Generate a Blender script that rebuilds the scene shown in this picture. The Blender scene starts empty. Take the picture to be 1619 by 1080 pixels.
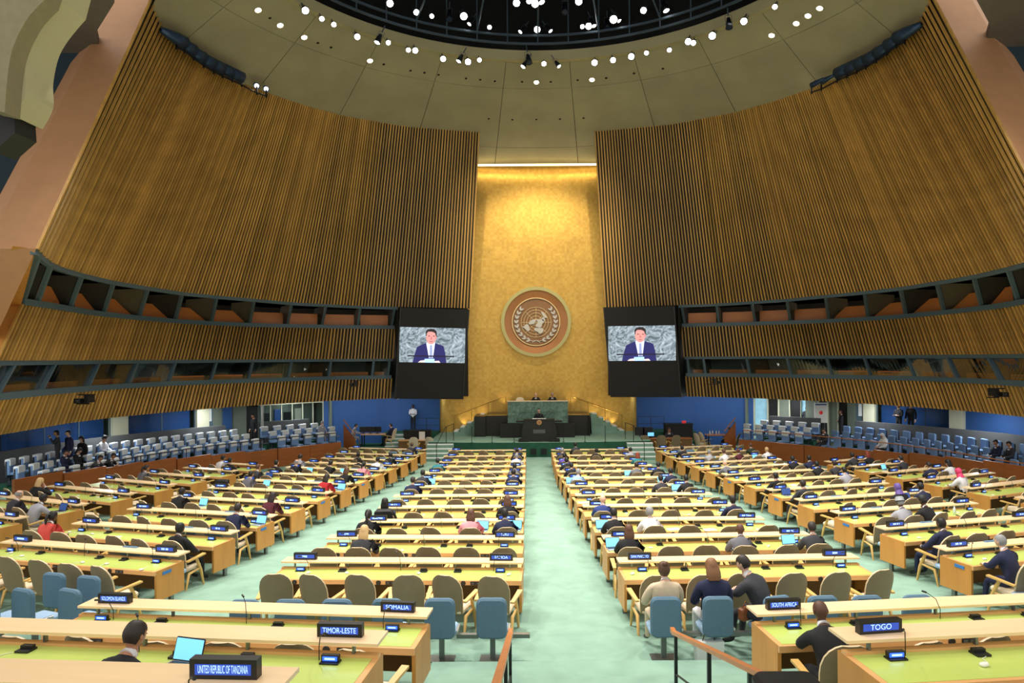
import bpy, math, random
from mathutils import Vector, Matrix
R_ = math.radians
random.seed(7)
SC = bpy.context.scene
COL = SC.collection

# ------------------------------------------------------------------ camera
F = 1079.0; ROLL = .0068; H = 5.73; CX, CY = 835.0, 567.0
cd = bpy.data.cameras.new('camera'); cam = bpy.data.objects.new('camera', cd); COL.objects.link(cam)
cd.sensor_width = 36; cd.lens = F * 36 / 1619
cd.shift_x = -(CX - 809.5) / 1619; cd.shift_y = (CY - 540) / 1619
cd.clip_start = .1; cd.clip_end = 300
_r = Vector((math.cos(ROLL), 0, -math.sin(ROLL))); _u = Vector((math.sin(ROLL), 0, math.cos(ROLL)))
cam.matrix_world = Matrix(((_r.x, _u.x, 0, 0), (0, 0, -1, 0), (_r.z, _u.z, 0, H), (0, 0, 0, 1)))
SC.camera = cam
SC.view_settings.view_transform = 'Standard'; SC.view_settings.look = 'None'
SC.view_settings.exposure = 0.36; SC.view_settings.gamma = 1.0
SC.view_settings.use_curve_mapping = False
# ------------------------------------------------------------------ world (light from the rest of the hall)
w = bpy.data.worlds.new('world'); SC.world = w; w.use_nodes = True
w.node_tree.nodes['Background'].inputs[0].default_value = (1.0, .96, .90, 1)
w.node_tree.nodes['Background'].inputs[1].default_value = .9
RC = Vector((.65, 24.6, 0)); RR = 13.4; RZ = H + 16.6     # dome opening
def lamp(kind, name, loc, energy, col=(1, 1, 1), aim=None, **k):
    l = bpy.data.lights.new(name, kind); l.energy = energy; l.color = col
    for a, b in k.items(): setattr(l, a, b)
    o = bpy.data.objects.new(name, l); COL.objects.link(o); o.location = loc
    if aim is not None:
        o.rotation_euler = (Vector(aim) - Vector(loc)).to_track_quat('-Z', 'Y').to_euler()
    return o
WARM = (1, .95, .85)
for i in range(12):                       # the lighting ring of the dome, aimed down at the desks
    a = i * math.pi / 6 + .2
    p = (RC.x + 12.2 * math.cos(a), RC.y + 12.2 * math.sin(a), RZ - .6)
    t = (RC.x + 6 * math.cos(a + .5), RC.y + 7 * math.sin(a + .5) - 1, .5)
    lamp('SPOT', 'dome_spot_lamp', p, 4600, WARM, t, spot_size=R_(84), spot_blend=.9, shadow_soft_size=.35)
lamp('SPOT', 'dome_spot_lamp', (.65, 26, RZ + .8), 4500, WARM, (.65, 10, 1), spot_size=R_(70), spot_blend=.8, shadow_soft_size=.5)
lamp('SPOT', 'dome_spot_lamp', (2.5, 22, RZ + .8), 2500, WARM, (1, 17, 1), spot_size=R_(70), spot_blend=.8, shadow_soft_size=.5)
# cans aimed at the gold wall and the emblem
for x in (-4.5, .65, 5.8):
    lamp('SPOT', 'wall_wash_lamp', (x, 33.5, RZ - 1.0), 3300, (1, .86, .62), (.65, 46, 10), spot_size=R_(52), spot_blend=.9, shadow_soft_size=.3)

# ------------------------------------------------------------------ helpers
def ray(px, py):
    u = (px - CX) / F; v = (CY - py) / F
    return (u + v * ROLL, v - u * ROLL)
def at_y(px, py, Y):
    a, b = ray(px, py); return Vector((a * Y, Y, H + b * Y))
def at_off(px, py, off):
    a, b = ray(px, py); Y = off / b; return Vector((a * Y, Y, H + off))
def proj(p):
    X, Y, Z = p[0], p[1], p[2] - H
    u = (X - Z * ROLL) / Y; v = (Z + X * ROLL) / Y
    return (CX + F * u, CY - F * v)
def lerp(a, b, t): return a + (b - a) * t
def interp(x, xs, ys):
    if x <= xs[0]: i = 0
    elif x >= xs[-1]: i = len(xs) - 2
    else:
        i = 0
        while xs[i + 1] < x: i += 1
    t = (x - xs[i]) / (xs[i + 1] - xs[i]); return ys[i] + (ys[i + 1] - ys[i]) * t
MX = 1.3
def mir(p): return Vector((MX - p[0], p[1], p[2]))

class MB:
    def __init__(s): s.v = []; s.f = []; s.m = []; s.sm = []
    def add(s, vs, fs, m=0, smooth=False):
        o = len(s.v); s.v += [tuple(p) for p in vs]
        for f in fs: s.f.append(tuple(i + o for i in f)); s.m.append(m); s.sm.append(smooth)
        return s
    def box(s, lo, hi, m=0, M=None):
        x0, y0, z0 = lo; x1, y1, z1 = hi
        vs = [Vector(p) for p in ((x0,y0,z0),(x1,y0,z0),(x1,y1,z0),(x0,y1,z0),(x0,y0,z1),(x1,y0,z1),(x1,y1,z1),(x0,y1,z1))]
        if M: vs = [M @ p for p in vs]
        return s.add(vs, [(0,3,2,1),(4,5,6,7),(0,1,5,4),(1,2,6,5),(2,3,7,6),(3,0,4,7)], m)
    def rbox(s, lo, hi, r=.03, m=0, M=None, axis=2, n=3):
        """box whose outline (perpendicular to axis) has rounded corners, with a soft shoulder"""
        a, b = [i for i in range(3) if i != axis]
        def ring(ins):
            out = []
            rr = max(r - ins, .001)
            for (cx, cy, st) in ((hi[a]-r, hi[b]-r, 0), (lo[a]+r, hi[b]-r, 1), (lo[a]+r, lo[b]+r, 2), (hi[a]-r, lo[b]+r, 3)):
                for k in range(n + 1):
                    t = (st + k / n) * math.pi / 2
                    out.append((cx + rr * math.cos(t), cy + rr * math.sin(t)))
            return out
        e = min(r * .4, (hi[axis] - lo[axis]) * .3)
        L = [(lo[axis], e), (lo[axis] + e, 0), (hi[axis] - e, 0), (hi[axis], e)]
        vs = []
        for z, ins in L:
            for (p, q) in ring(ins):
                v = [0, 0, 0]; v[a] = p; v[b] = q; v[axis] = z; v = Vector(v); vs.append(M @ v if M else v)
        k = 4 * (n + 1); fs = []
        for j in range(3):
            for i in range(k): fs.append((j*k+i, j*k+(i+1) % k, (j+1)*k+(i+1) % k, (j+1)*k+i))
        fs.append(tuple(range(k))[::-1]); fs.append(tuple(range(3*k, 4*k)))
        if axis == 1: fs = [f[::-1] for f in fs]
        return s.add(vs, fs, m)
    def tube(s, pts, rad, n=8, m=0, smooth=True, cap=True):
        pts = [Vector(p) for p in pts]
        if not hasattr(rad, '__len__'): rad = [rad] * len(pts)
        vs = []; up = None
        for i, p in enumerate(pts):
            d = (pts[min(i+1, len(pts)-1)] - pts[max(i-1, 0)]).normalized()
            if up is None: up = Vector((0, 0, 1)) if abs(d.z) < .9 else Vector((0, 1, 0))
            x = d.cross(up)
            if x.length < 1e-4: x = d.cross(Vector((1, 0, 0)))
            x.normalize(); y = x.cross(d); up = y
            r = rad[i]; rx, ry = r if hasattr(r, '__len__') else (r, r)
            for k in range(n):
                t = 2 * math.pi * k / n; vs.append(p + x * (rx * math.cos(t)) + y * (ry * math.sin(t)))
        fs = []
        for i in range(len(pts) - 1):
            for k in range(n): fs.append((i*n+k, i*n+(k+1) % n, (i+1)*n+(k+1) % n, (i+1)*n+k))
        s.add(vs, fs, m, smooth)
        if cap:
            q = len(pts) - 1
            s.add(vs[:n], [tuple(range(n))[::-1]], m); s.add(vs[q*n:], [tuple(range(n))], m)
        return s
    def lathe(s, prof, n=16, c=(0, 0, 0), m=0, M=None, smooth=True):
        vs = []
        for r, z in prof:
            for k in range(n):
                t = 2 * math.pi * k / n; v = Vector((c[0] + r * math.cos(t), c[1] + r * math.sin(t), c[2] + z)); vs.append(M @ v if M else v)
        fs = [(i*n+k, i*n+(k+1) % n, (i+1)*n+(k+1) % n, (i+1)*n+k) for i in range(len(prof)-1) for k in range(n)]
        return s.add(vs, fs, m, smooth)
    def prism(s, poly, d, m=0, M=None):
        """poly: list of (x,z); extruded along y from d[0] to d[1]"""
        n = len(poly); vs = [Vector((x, d[0], z)) for x, z in poly] + [Vector((x, d[1], z)) for x, z in poly]
        if M: vs = [M @ p for p in vs]
        fs = [tuple(range(n)), tuple(range(n, 2*n))[::-1]] + [(i, n+i, n+(i+1) % n, (i+1) % n) for i in range(n)]
        return s.add(vs, fs, m)
    def ball(s, c, r, n=10, k=7, m=0, M=None):
        rx, ry, rz = r if hasattr(r, '__len__') else (r, r, r); vs = []
        for j in range(k + 1):
            ph = math.pi * j / k
            for i in range(n):
                t = 2 * math.pi * i / n
                v = Vector((rx*math.sin(ph)*math.cos(t), ry*math.sin(ph)*math.sin(t), rz*math.cos(ph))) 
                v = (M @ v if M else v) + Vector(c); vs.append(v)
        fs = [(j*n+i, (j+1)*n+i, (j+1)*n+(i+1) % n, j*n+(i+1) % n) for j in range(k) for i in range(n)]
        return s.add(vs, fs, m, True)
    def mesh(s, name, mats):
        me = bpy.data.meshes.new(name); me.from_pydata(s.v, [], s.f)
        for mt in mats: me.materials.append(mt)
        me.polygons.foreach_set('material_index', s.m); me.polygons.foreach_set('use_smooth', s.sm)
        me.update(); return me
    def build(s, name, mats, parent=None, loc=(0, 0, 0), rz=0):
        if not isinstance(mats, (list, tuple)): mats = [mats]
        return inst(s.mesh(name, mats), name, parent, loc, rz)
def inst(me, name, parent=None, loc=(0, 0, 0), rz=0, rot=None):
    o = bpy.data.objects.new(name, me); COL.objects.link(o); o.parent = parent; o.location = loc
    o.rotation_euler = rot if rot is not None else (0, 0, rz)
    return o
def tag(o, label=None, cat=None, group=None, kind=None):
    if label: o['label'] = label
    if cat: o['category'] = cat
    if group: o['group'] = group
    if kind: o['kind'] = kind
    return o
def empty(name, loc=(0, 0, 0), rz=0, **k):
    o = bpy.data.objects.new(name, None); COL.objects.link(o); o.location = loc; o.rotation_euler = (0, 0, rz); o.empty_display_size = .1
    return tag(o, **k)
ORD = ['', 'first', 'second', 'third', 'fourth', 'fifth', 'sixth', 'seventh', 'eighth', 'ninth', 'tenth', 'eleventh', 'twelfth', 'thirteenth', 'fourteenth', 'fifteenth', 'sixteenth', 'seventeenth', 'eighteenth', 'nineteenth', 'twentieth'] + ['twenty-' + q for q in ('first', 'second', 'third', 'fourth', 'fifth', 'sixth', 'seventh', 'eighth', 'ninth')] + ['thirtieth'] + ['thirty-' + q for q in ('first', 'second', 'third', 'fourth', 'fifth', 'sixth', 'seventh', 'eighth', 'ninth')] + ['fortieth']

# ------------------------------------------------------------------ materials
def srgb(r, g, b): 
    f = lambda c: (c/255/12.92) if c/255 <= .04045 else ((c/255+.055)/1.055)**2.4
    return (f(r), f(g), f(b), 1)
_MC = {}
def mat(name, rgb, rough=.5, metal=0, noise=0, scale=8, bump=0, spec=.5, stretch=(1, 1, 1), rnd=0, emit=0, coat=0, distort=0):
    if name in _MC: return _MC[name]
    m = bpy.data.materials.new(name); m.use_nodes = True; nt = m.node_tree; b = nt.nodes['Principled BSDF']
    c = srgb(*rgb); b.inputs['Base Color'].default_value = c; b.inputs['Roughness'].default_value = rough; b.inputs['Metallic'].default_value = metal
    b.inputs['Specular IOR Level'].default_value = spec; b.inputs['Coat Weight'].default_value = coat
    if emit: b.inputs['Emission Color'].default_value = c; b.inputs['Emission Strength'].default_value = emit
    src = None
    if noise or bump:
        tc = nt.nodes.new('ShaderNodeTexCoord'); mp = nt.nodes.new('ShaderNodeMapping'); mp.inputs['Scale'].default_value = stretch
        nz = nt.nodes.new('ShaderNodeTexNoise'); nz.inputs['Scale'].default_value = scale; nz.inputs['Detail'].default_value = 4; nz.inputs['Distortion'].default_value = distort
        nt.links.new(tc.outputs['Object'], mp.inputs[0]); nt.links.new(mp.outputs[0], nz.inputs[0])
        if noise:
            mr = nt.nodes.new('ShaderNodeMapRange'); mr.inputs[3].default_value = 1 - noise; mr.inputs[4].default_value = 1 + noise; mr.inputs[1].default_value = .3; mr.inputs[2].default_value = .7
            nt.links.new(nz.outputs[0], mr.inputs[0]); src = mr.outputs[0]
        if bump:
            bp = nt.nodes.new('ShaderNodeBump'); bp.inputs['Strength'].default_value = bump; bp.inputs['Distance'].default_value = .02
            nt.links.new(nz.outputs[0], bp.inputs['Height']); nt.links.new(bp.outputs[0], b.inputs['Normal'])
    if rnd:
        oi = nt.nodes.new('ShaderNodeObjectInfo'); mr = nt.nodes.new('ShaderNodeMapRange'); mr.inputs[3].default_value = 1 - rnd; mr.inputs[4].default_value = 1 + rnd
        nt.links.new(oi.outputs['Random'], mr.inputs[0])
        if src is None: src = mr.outputs[0]
        else:
            mu = nt.nodes.new('ShaderNodeMath'); mu.operation = 'MULTIPLY'; nt.links.new(src, mu.inputs[0]); nt.links.new(mr.outputs[0], mu.inputs[1]); src = mu.outputs[0]
    if src is not None:
        vm = nt.nodes.new('ShaderNodeVectorMath'); vm.operation = 'SCALE'; vm.inputs[0].default_value = c[:3]
        nt.links.new(src, vm.inputs['Scale']); nt.links.new(vm.outputs[0], b.inputs['Base Color'])
        if emit: nt.links.new(vm.outputs[0], b.inputs['Emission Color'])
    _MC[name] = m; return m
M_slat = mat('slat wood', (196, 152, 80), .42, noise=.16, scale=1.2, stretch=(3, 3, .25), rnd=.22)
M_back = mat('slat backing', (38, 36, 30), .8)
M_pier = mat('pier plaster', (184, 136, 96), .6, noise=.05, scale=2, bump=.1)
M_wood = mat('maple wood', (222, 170, 110), .30, noise=.07, scale=2, stretch=(.4, 3, 3), rnd=.04)
M_ledge = mat('ledge maple', (244, 212, 168), .26, noise=.05, scale=2, stretch=(.4, 4, 3), rnd=.03)
M_wood2 = mat('end panel oak', (200, 140, 68), .4, noise=.1, scale=2, stretch=(3, 3, .4), rnd=.06)
M_brown = mat('brown panel', (150, 84, 38), .4, noise=.12, scale=1.5, stretch=(1, 1, 4), rnd=.06)
M_dwood = mat('modesty panel', (122, 86, 42), .5, noise=.08, scale=3)
M_counter = mat('gallery counter wood', (196, 120, 62), .4, noise=.08, scale=1)
M_green = mat('green leather inlay', (188, 206, 106), .28, noise=.08, scale=.8, bump=.03, coat=.2)
M_carpet = mat('green carpet', (132, 163, 147), .95, noise=.10, scale=2.2, bump=.0, spec=.1, distort=.3)
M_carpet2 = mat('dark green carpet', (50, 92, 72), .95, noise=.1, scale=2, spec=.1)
M_nose = mat('white step nosing', (235, 240, 235), .6)
M_shell = mat('olive chair cover', (138, 120, 90), .6, noise=.05, scale=5, rnd=.07)
M_cream = mat('cream leather', (222, 206, 178), .45)
M_rim = mat('chair rim', (214, 192, 154), .4)
M_cwood = mat('chair beech', (214, 172, 100), .35, noise=.06, scale=5)
M_blue = mat('slate blue fabric', (88, 118, 140), .8, noise=.04, scale=20, rnd=.04)
M_blue2 = mat('light blue seat fabric', (150, 178, 208), .7, noise=.04, scale=20)
M_blue3 = mat('side seat blue', (118, 150, 192), .75, rnd=.08)
M_dseat = mat('side seat shell', (52, 58, 68), .6)
M_white = mat('white cloth', (228, 232, 230), .7)
M_metal = mat('grey metal', (128, 130, 128), .35, .8)
M_steel = mat('brushed steel', (190, 192, 190), .3, .9)
M_black = mat('black plastic', (20, 20, 22), .4)
M_dark = mat('matt black', (12, 12, 13), .6)
M_frame = mat('blue grey frame', (78, 100, 112), .5)
M_grey = mat('grey seat wall', (84, 86, 88), .6)
M_ceil = mat('ceiling plaster', (160, 154, 126), .75, noise=.08, scale=.6, bump=.06, rnd=.03)
M_ceil2 = mat('cream rim plaster', (176, 168, 132), .7)
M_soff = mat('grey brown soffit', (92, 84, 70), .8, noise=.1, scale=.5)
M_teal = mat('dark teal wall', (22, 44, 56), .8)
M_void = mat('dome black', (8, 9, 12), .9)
M_truss = mat('dark truss', (78, 94, 112), .5, .3)
M_can = mat('spot can', (22, 28, 40), .4, .4)
M_can2 = mat('blue steel can', (52, 74, 110), .35, .6)
M_lit = mat('lamp face', (255, 250, 240), .5, emit=14)
M_lit2 = mat('downlight face', (255, 248, 230), .5, emit=9)
M_strip = mat('strip light', (255, 226, 160), .5, emit=3.2)
M_bluew = mat('blue wall', (40, 84, 144), .7, noise=.06, scale=.5)
M_cool = mat('cool lit panel', (150, 200, 220), .5, noise=.15, scale=2, emit=.25)
M_pillar = mat('cream pillar', (206, 206, 178), .6, noise=.05, scale=2)
M_gg = mat('grey green wall', (112, 122, 108), .7, noise=.06, scale=2)
M_marble = mat('green marble', (94, 124, 110), .3, noise=.5, scale=3.2, distort=1.6)
M_podium = mat('black lectern stone', (26, 25, 22), .35, noise=.2, scale=4)
M_bronze = mat('emblem bronze', (168, 116, 74), .35, .55, noise=.08, scale=1)
M_bronze2 = mat('emblem disc', (140, 102, 68), .4, .4, noise=.1, scale=1)
M_ering = mat('emblem ring', (178, 170, 112), .35, .3)
M_eline = mat('emblem line', (226, 204, 150), .4, .2)
M_silver = mat('emblem silver', (198, 194, 188), .4, .2)
M_disp = mat('blue display', (46, 92, 220), .4, emit=1.1)
M_dispd = mat('dim blue display', (36, 70, 170), .4, emit=.6)
M_glyph = mat('display lettering', (170, 210, 255), .4, emit=1.0)
M_cable = mat('white cable', (228, 226, 214), .5)
M_rail = mat('handrail wood', (186, 116, 62), .35, noise=.1, scale=6)
M_shirt = mat('white shirt', (226, 228, 232), .7)
M_lap = mat('laptop screen', (116, 196, 246), .4, emit=.8)
M_lapd = mat('dark laptop screen', (40, 70, 130), .4, emit=.5)
M_silv = mat('laptop silver', (170, 172, 176), .35, .4)
M_paper = mat('paper', (236, 234, 226), .7)
M_tag = mat('blue seat tag', (56, 122, 190), .5)
M_red = mat('glowing red', (190, 40, 44), .5, emit=.3)  # faint glow put into the red of the telephone and poster mark
def glassmat(refl=.5, nm='booth glass'):
    m = bpy.data.materials.new(nm); m.use_nodes = True; nt = m.node_tree; nt.nodes.clear()
    o = nt.nodes.new('ShaderNodeOutputMaterial'); mx = nt.nodes.new('ShaderNodeMixShader'); t = nt.nodes.new('ShaderNodeBsdfTransparent'); g = nt.nodes.new('ShaderNodeBsdfGlossy')
    t.inputs[0].default_value = (.86, .9, .92, 1); g.inputs[0].default_value = (.9, .95, 1, 1); g.inputs['Roughness'].default_value = .03
    f = nt.nodes.new('ShaderNodeFresnel'); f.inputs[0].default_value = 1.45; mu = nt.nodes.new('ShaderNodeMath'); mu.operation = 'MULTIPLY'; mu.inputs[1].default_value = refl; nt.links.new(f.outputs[0], mu.inputs[0])
    nt.links.new(mu.outputs[0], mx.inputs[0]); nt.links.new(t.outputs[0], mx.inputs[1]); nt.links.new(g.outputs[0], mx.inputs[2]); nt.links.new(mx.outputs[0], o.inputs[0])
    return m
M_glass = glassmat(); M_glass2 = glassmat(.22, 'partition glass')
def goldmat():
    m = mat('gold leaf', (196, 148, 44), .42, .75); nt = m.node_tree; b = nt.nodes['Principled BSDF']
    tc = nt.nodes.new('ShaderNodeTexCoord'); mp = nt.nodes.new('ShaderNodeMapping'); mp.inputs['Rotation'].default_value = (R_(90), 0, 0)
    br = nt.nodes.new('ShaderNodeTexBrick'); br.inputs['Scale'].default_value = 3.2; br.inputs['Mortar Size'].default_value = .004; br.offset = 0
    br.inputs['Brick Width'].default_value = .5; br.inputs['Row Height'].default_value = .5
    br.inputs['Color1'].default_value = srgb(206, 168, 86); br.inputs['Color2'].default_value = srgb(192, 152, 74); br.inputs['Mortar'].default_value = srgb(176, 136, 62)
    nz = nt.nodes.new('ShaderNodeTexNoise'); nz.inputs['Scale'].default_value = 1.1; nz.inputs['Detail'].default_value = 2
    mr = nt.nodes.new('ShaderNodeMapRange'); mr.inputs[1].default_value = .3; mr.inputs[2].default_value = .75; mr.inputs[3].default_value = .32; mr.inputs[4].default_value = .42
    nt.links.new(tc.outputs['Object'], mp.inputs[0]); nt.links.new(mp.outputs[0], br.inputs[0]); nt.links.new(br.outputs[0], b.inputs['Base Color'])
    nt.links.new(tc.outputs['Object'], nz.inputs[0]); nt.links.new(nz.outputs[0], mr.inputs[0]); nt.links.new(mr.outputs[0], b.inputs['Roughness'])
    bp = nt.nodes.new('ShaderNodeBump'); bp.inputs['Strength'].default_value = .04; bp.inputs['Distance'].default_value = .05
    nt.links.new(nz.outputs[0], bp.inputs['Height']); nt.links.new(bp.outputs[0], b.inputs['Normal'])
    return m
M_gold = goldmat()
def marblescreen():
    m = bpy.data.materials.new('screen picture background'); m.use_nodes = True; nt = m.node_tree; b = nt.nodes['Principled BSDF']
    b.inputs['Base Color'].default_value = (.01, .01, .01, 1)
    tc = nt.nodes.new('ShaderNodeTexCoord'); nz = nt.nodes.new('ShaderNodeTexNoise'); nz.inputs['Scale'].default_value = 1.5; nz.inputs['Detail'].default_value = 8; nz.inputs['Distortion'].default_value = 3.5
    cr = nt.nodes.new('ShaderNodeValToRGB'); e = cr.color_ramp.elements; e[0].position = .35; e[0].color = srgb(72, 90, 96); e[1].position = .68; e[1].color = srgb(186, 200, 210)
    nt.links.new(tc.outputs['Object'], nz.inputs[0]); nt.links.new(nz.outputs[0], cr.inputs[0]); nt.links.new(cr.outputs[0], b.inputs['Emission Color']); b.inputs['Emission Strength'].default_value = 1
    return m
M_scr = marblescreen()

# ------------------------------------------------------------------ floor levels
def FF(X):
    d = abs(X - .65); return .25 * max(0, min(d, 12.3) - 5) + .43 * max(0, d - 12.3)
def gz(X, Y): return .0492 * max(0, 32 - max(10.1, (Y - FF(X))))
def struct(name, mb, mats, parent=None, **k):
    o = mb.build(name, mats, parent, **k)
    if parent is None: tag(o, kind='structure')
    return o
mb = MB(); nx, ny = 49, 62
xs = [-25 + i * (51.3 / nx) for i in range(nx + 1)]; ys = [9.9 + j * (37.0 / ny) for j in range(ny + 1)]
vs = [(x, y, gz(x, y)) for y in ys for x in xs]
fs = [(j*(nx+1)+i, j*(nx+1)+i+1, (j+1)*(nx+1)+i+1, (j+1)*(nx+1)+i) for j in range(ny) for i in range(nx)]
mb.add(vs, fs, 0, True); struct('floor', mb, M_carpet)
# raised rear section: steps in the aisle, terraces left and right
mb = MB()
z = 1.25; y1 = 10.1
for k in range(8):
    mb.box((-1.45, y1 - .95, .6), (3.1, y1, z)); y1 -= .95; z += .21
struct('trim_1', mb, M_carpet)
for nm, sgn in (('trim_2', -1), ('trim_3', 1)):
    mb = MB()
    for (ya, yb, zt) in ((7.25, 9.5, 1.58), (5.0, 7.25, 2.15), (-3, 5.0, 2.78)):
        x0, x1 = (-22, -1.45) if sgn < 0 else (3.1, 23)
        mb.box((x0, ya, .5), (x1, yb, zt))
    struct(nm, mb, M_carpet)
def fz(X, Y):
    if Y > 10.1: return gz(X, Y)
    return 1.58 if Y > 7.25 else 2.15 if Y > 5.0 else 2.78
# ------------------------------------------------------------------ side walls: curved, leaning in, slatted
def cone_z(X, Y): return RZ - .44 * (math.hypot(X - RC.x, Y - RC.y) - RR)
def on_cone(px, py, dz=0):
    a, b = ray(px, py); Y = 14.0
    while Y < 60 and H + b*Y < cone_z(a*Y, Y) - dz: Y += .02
    return Vector((a*Y, Y, H + b*Y))
G4 = [743, 629, 571, 517, 460, 402, 344, 289, 233, 179, 129, 82, 57][::-1]
x5s = ([57, 149, 349, 551, 743], [237, 311, 446, 587, 757])
y5s = ([237, 243, 252, 274, 307, 333, 370, 430, 481, 540, 640, 757], [0, 18, 37, 67, 93, 109, 128, 150, 167, 183, 200, 209])
y4s = ([57, 72, 92, 125, 178, 236, 289, 344, 402, 460, 516, 571, 629, 743], [394, 410, 421, 431, 444, 453.6, 462, 467.5, 472.5, 478, 481, 484, 485.5, 487.5])
x3s = ([57, 82, 129, 179, 233, 289, 344, 402, 460, 517, 571, 629], [33, 61, 110, 164, 219.4, 278, 336, 395, 453, 510, 567, 624])
y3s = ([33, 83, 139, 194, 278, 333, 400, 443, 527, 622], [483, 490, 499, 505, 512, 515, 517.5, 518.5, 520, 520.8])
y1s = ([-5, 83, 167, 250, 360, 443, 527, 614], [634, 624.4, 617, 611.5, 606.8, 604, 601, 599.4])
y0s = ([-22, 0, 44, 104, 173, 240, 320, 400, 518, 618], [691, 687.4, 680, 669.6, 660.7, 654, 647, 641, 634, 630])
def sl(x): return .07 + .38 * max(0, (624 - x) / 591) ** 1.1
def P5(g): x = interp(g, *x5s); return on_cone(x, interp(x, *y5s))
def P4(g): return at_off(g, interp(g, *y4s), 3.27)
def P3(g): x = interp(g, *x3s); return at_off(x, interp(x, *y3s), 1.91)
def x2(g): x = interp(g, *x3s); return x - sl(x) * (567.5 - interp(x, *y3s))
def P1(g): x = x2(g); x -= sl(x) * (interp(x, *y1s) - 567.5); return at_off(x, interp(x, *y1s), -1.22)
def P0(g):
    x = x2(g); x -= sl(x) * (interp(x, *y1s) - 567.5); x -= sl(x) * (interp(x, *y0s) - interp(x, *y1s)); return at_off(x, interp(x, *y0s), -2.42)
def P2(g): a, b = P3(g), P1(g); p = a.lerp(b, .594); p.z = H + .05; return p
def resample(fn, g0, g1, step):
    N = 300; gs = [g0 + (g1 - g0) * i / N for i in range(N + 1)]; ps = [fn(g) for g in gs]; d = [0]
    for i in range(N): d.append(d[-1] + (ps[i+1] - ps[i]).length)
    n = int(d[-1] / step); return [interp(d[-1] * i / n, d, gs) for i in range(n + 1)]
def smooth(ps, it=6):
    for _ in range(it): ps = [ps[0]] + [(ps[i-1] + ps[i] * 2 + ps[i+1]) / 4 for i in range(1, len(ps) - 1)] + [ps[-1]]
    return ps
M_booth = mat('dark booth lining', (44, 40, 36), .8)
GU = [57 + 686 * i / 140 for i in range(141)]; GL = [57 + 572 * i / 116 for i in range(117)]
CU = {5: smooth([P5(g) for g in GU]), 4: smooth([P4(g) for g in GU])}
CL = {4: smooth([P4(g) for g in GL]), 3: smooth([P3(g) for g in GL]), 2: smooth([P2(g) for g in GL]), 1: smooth([P1(g) for g in GL]), 0: smooth([P0(g) for g in GL])}
for k, z in ((4, 3.27), (3, 1.91), (2, .05), (1, -1.22), (0, -2.42)):
    for p in CL[k]: p.z = H + z
def outward(ps, i):
    t = ps[min(i+1, len(ps)-1)] - ps[max(i-1, 0)]; n = Vector((t.y, -t.x, 0)).normalized()
    if (ps[i] - Vector((.65, 31, 0))).dot(n) < 0: n = -n
    return n
def off(ps, d, dz=0):
    return [p + outward(ps, i) * d + Vector((0, 0, dz)) for i, p in enumerate(ps)]
def ribbon(A, B, th, mir_=False):
    """solid band between two polylines, th thick outward"""
    mb = MB(); n = len(A); A2 = off(A, th); B2 = off(B, th)
    f = mir if mir_ else (lambda p: p)
    vs = [f(p) for L in (A, B, B2, A2) for p in L]; fs = []
    for i in range(n - 1):
        for a, b in ((0, 1), (1, 2), (2, 3), (3, 0)): fs.append((a*n+i, a*n+i+1, b*n+i+1, b*n+i))
    fs += [(0, n, 2*n, 3*n), (n-1, 2*n-1, 3*n-1, 4*n-1)]
    return mb.add(vs, fs)
def slat_rows(A, B, parent, side):
    n = len(A)
    for i in range(n):
        nn = outward(A, i); pitch = ((A[min(i+1, n-1)] - A[max(i-1, 0)]).length / (1 if i in (0, n-1) else 2)); t = Vector((nn.y, -nn.x, 0)) * (.23 * pitch); d = -nn * .07
        a, b = A[i], B[i]
        if b is None: continue
        ps = [a - t, a + t, a + t*.8 + d, a - t*.8 + d, b - t, b + t, b + t*.8 + d, b - t*.8 + d]
        if side > 0: ps = [mir(p) for p in ps]
        o0 = ps[0].copy(); mb = MB(); mb.add([p - o0 for p in ps], [(0,1,2,3),(7,6,5,4),(0,4,5,1),(1,5,6,2),(2,6,7,3),(3,7,4,0)])
        mb.build('slat', M_slat, parent, o0)
iu = lambda i: len(CU[4]) - 1
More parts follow.
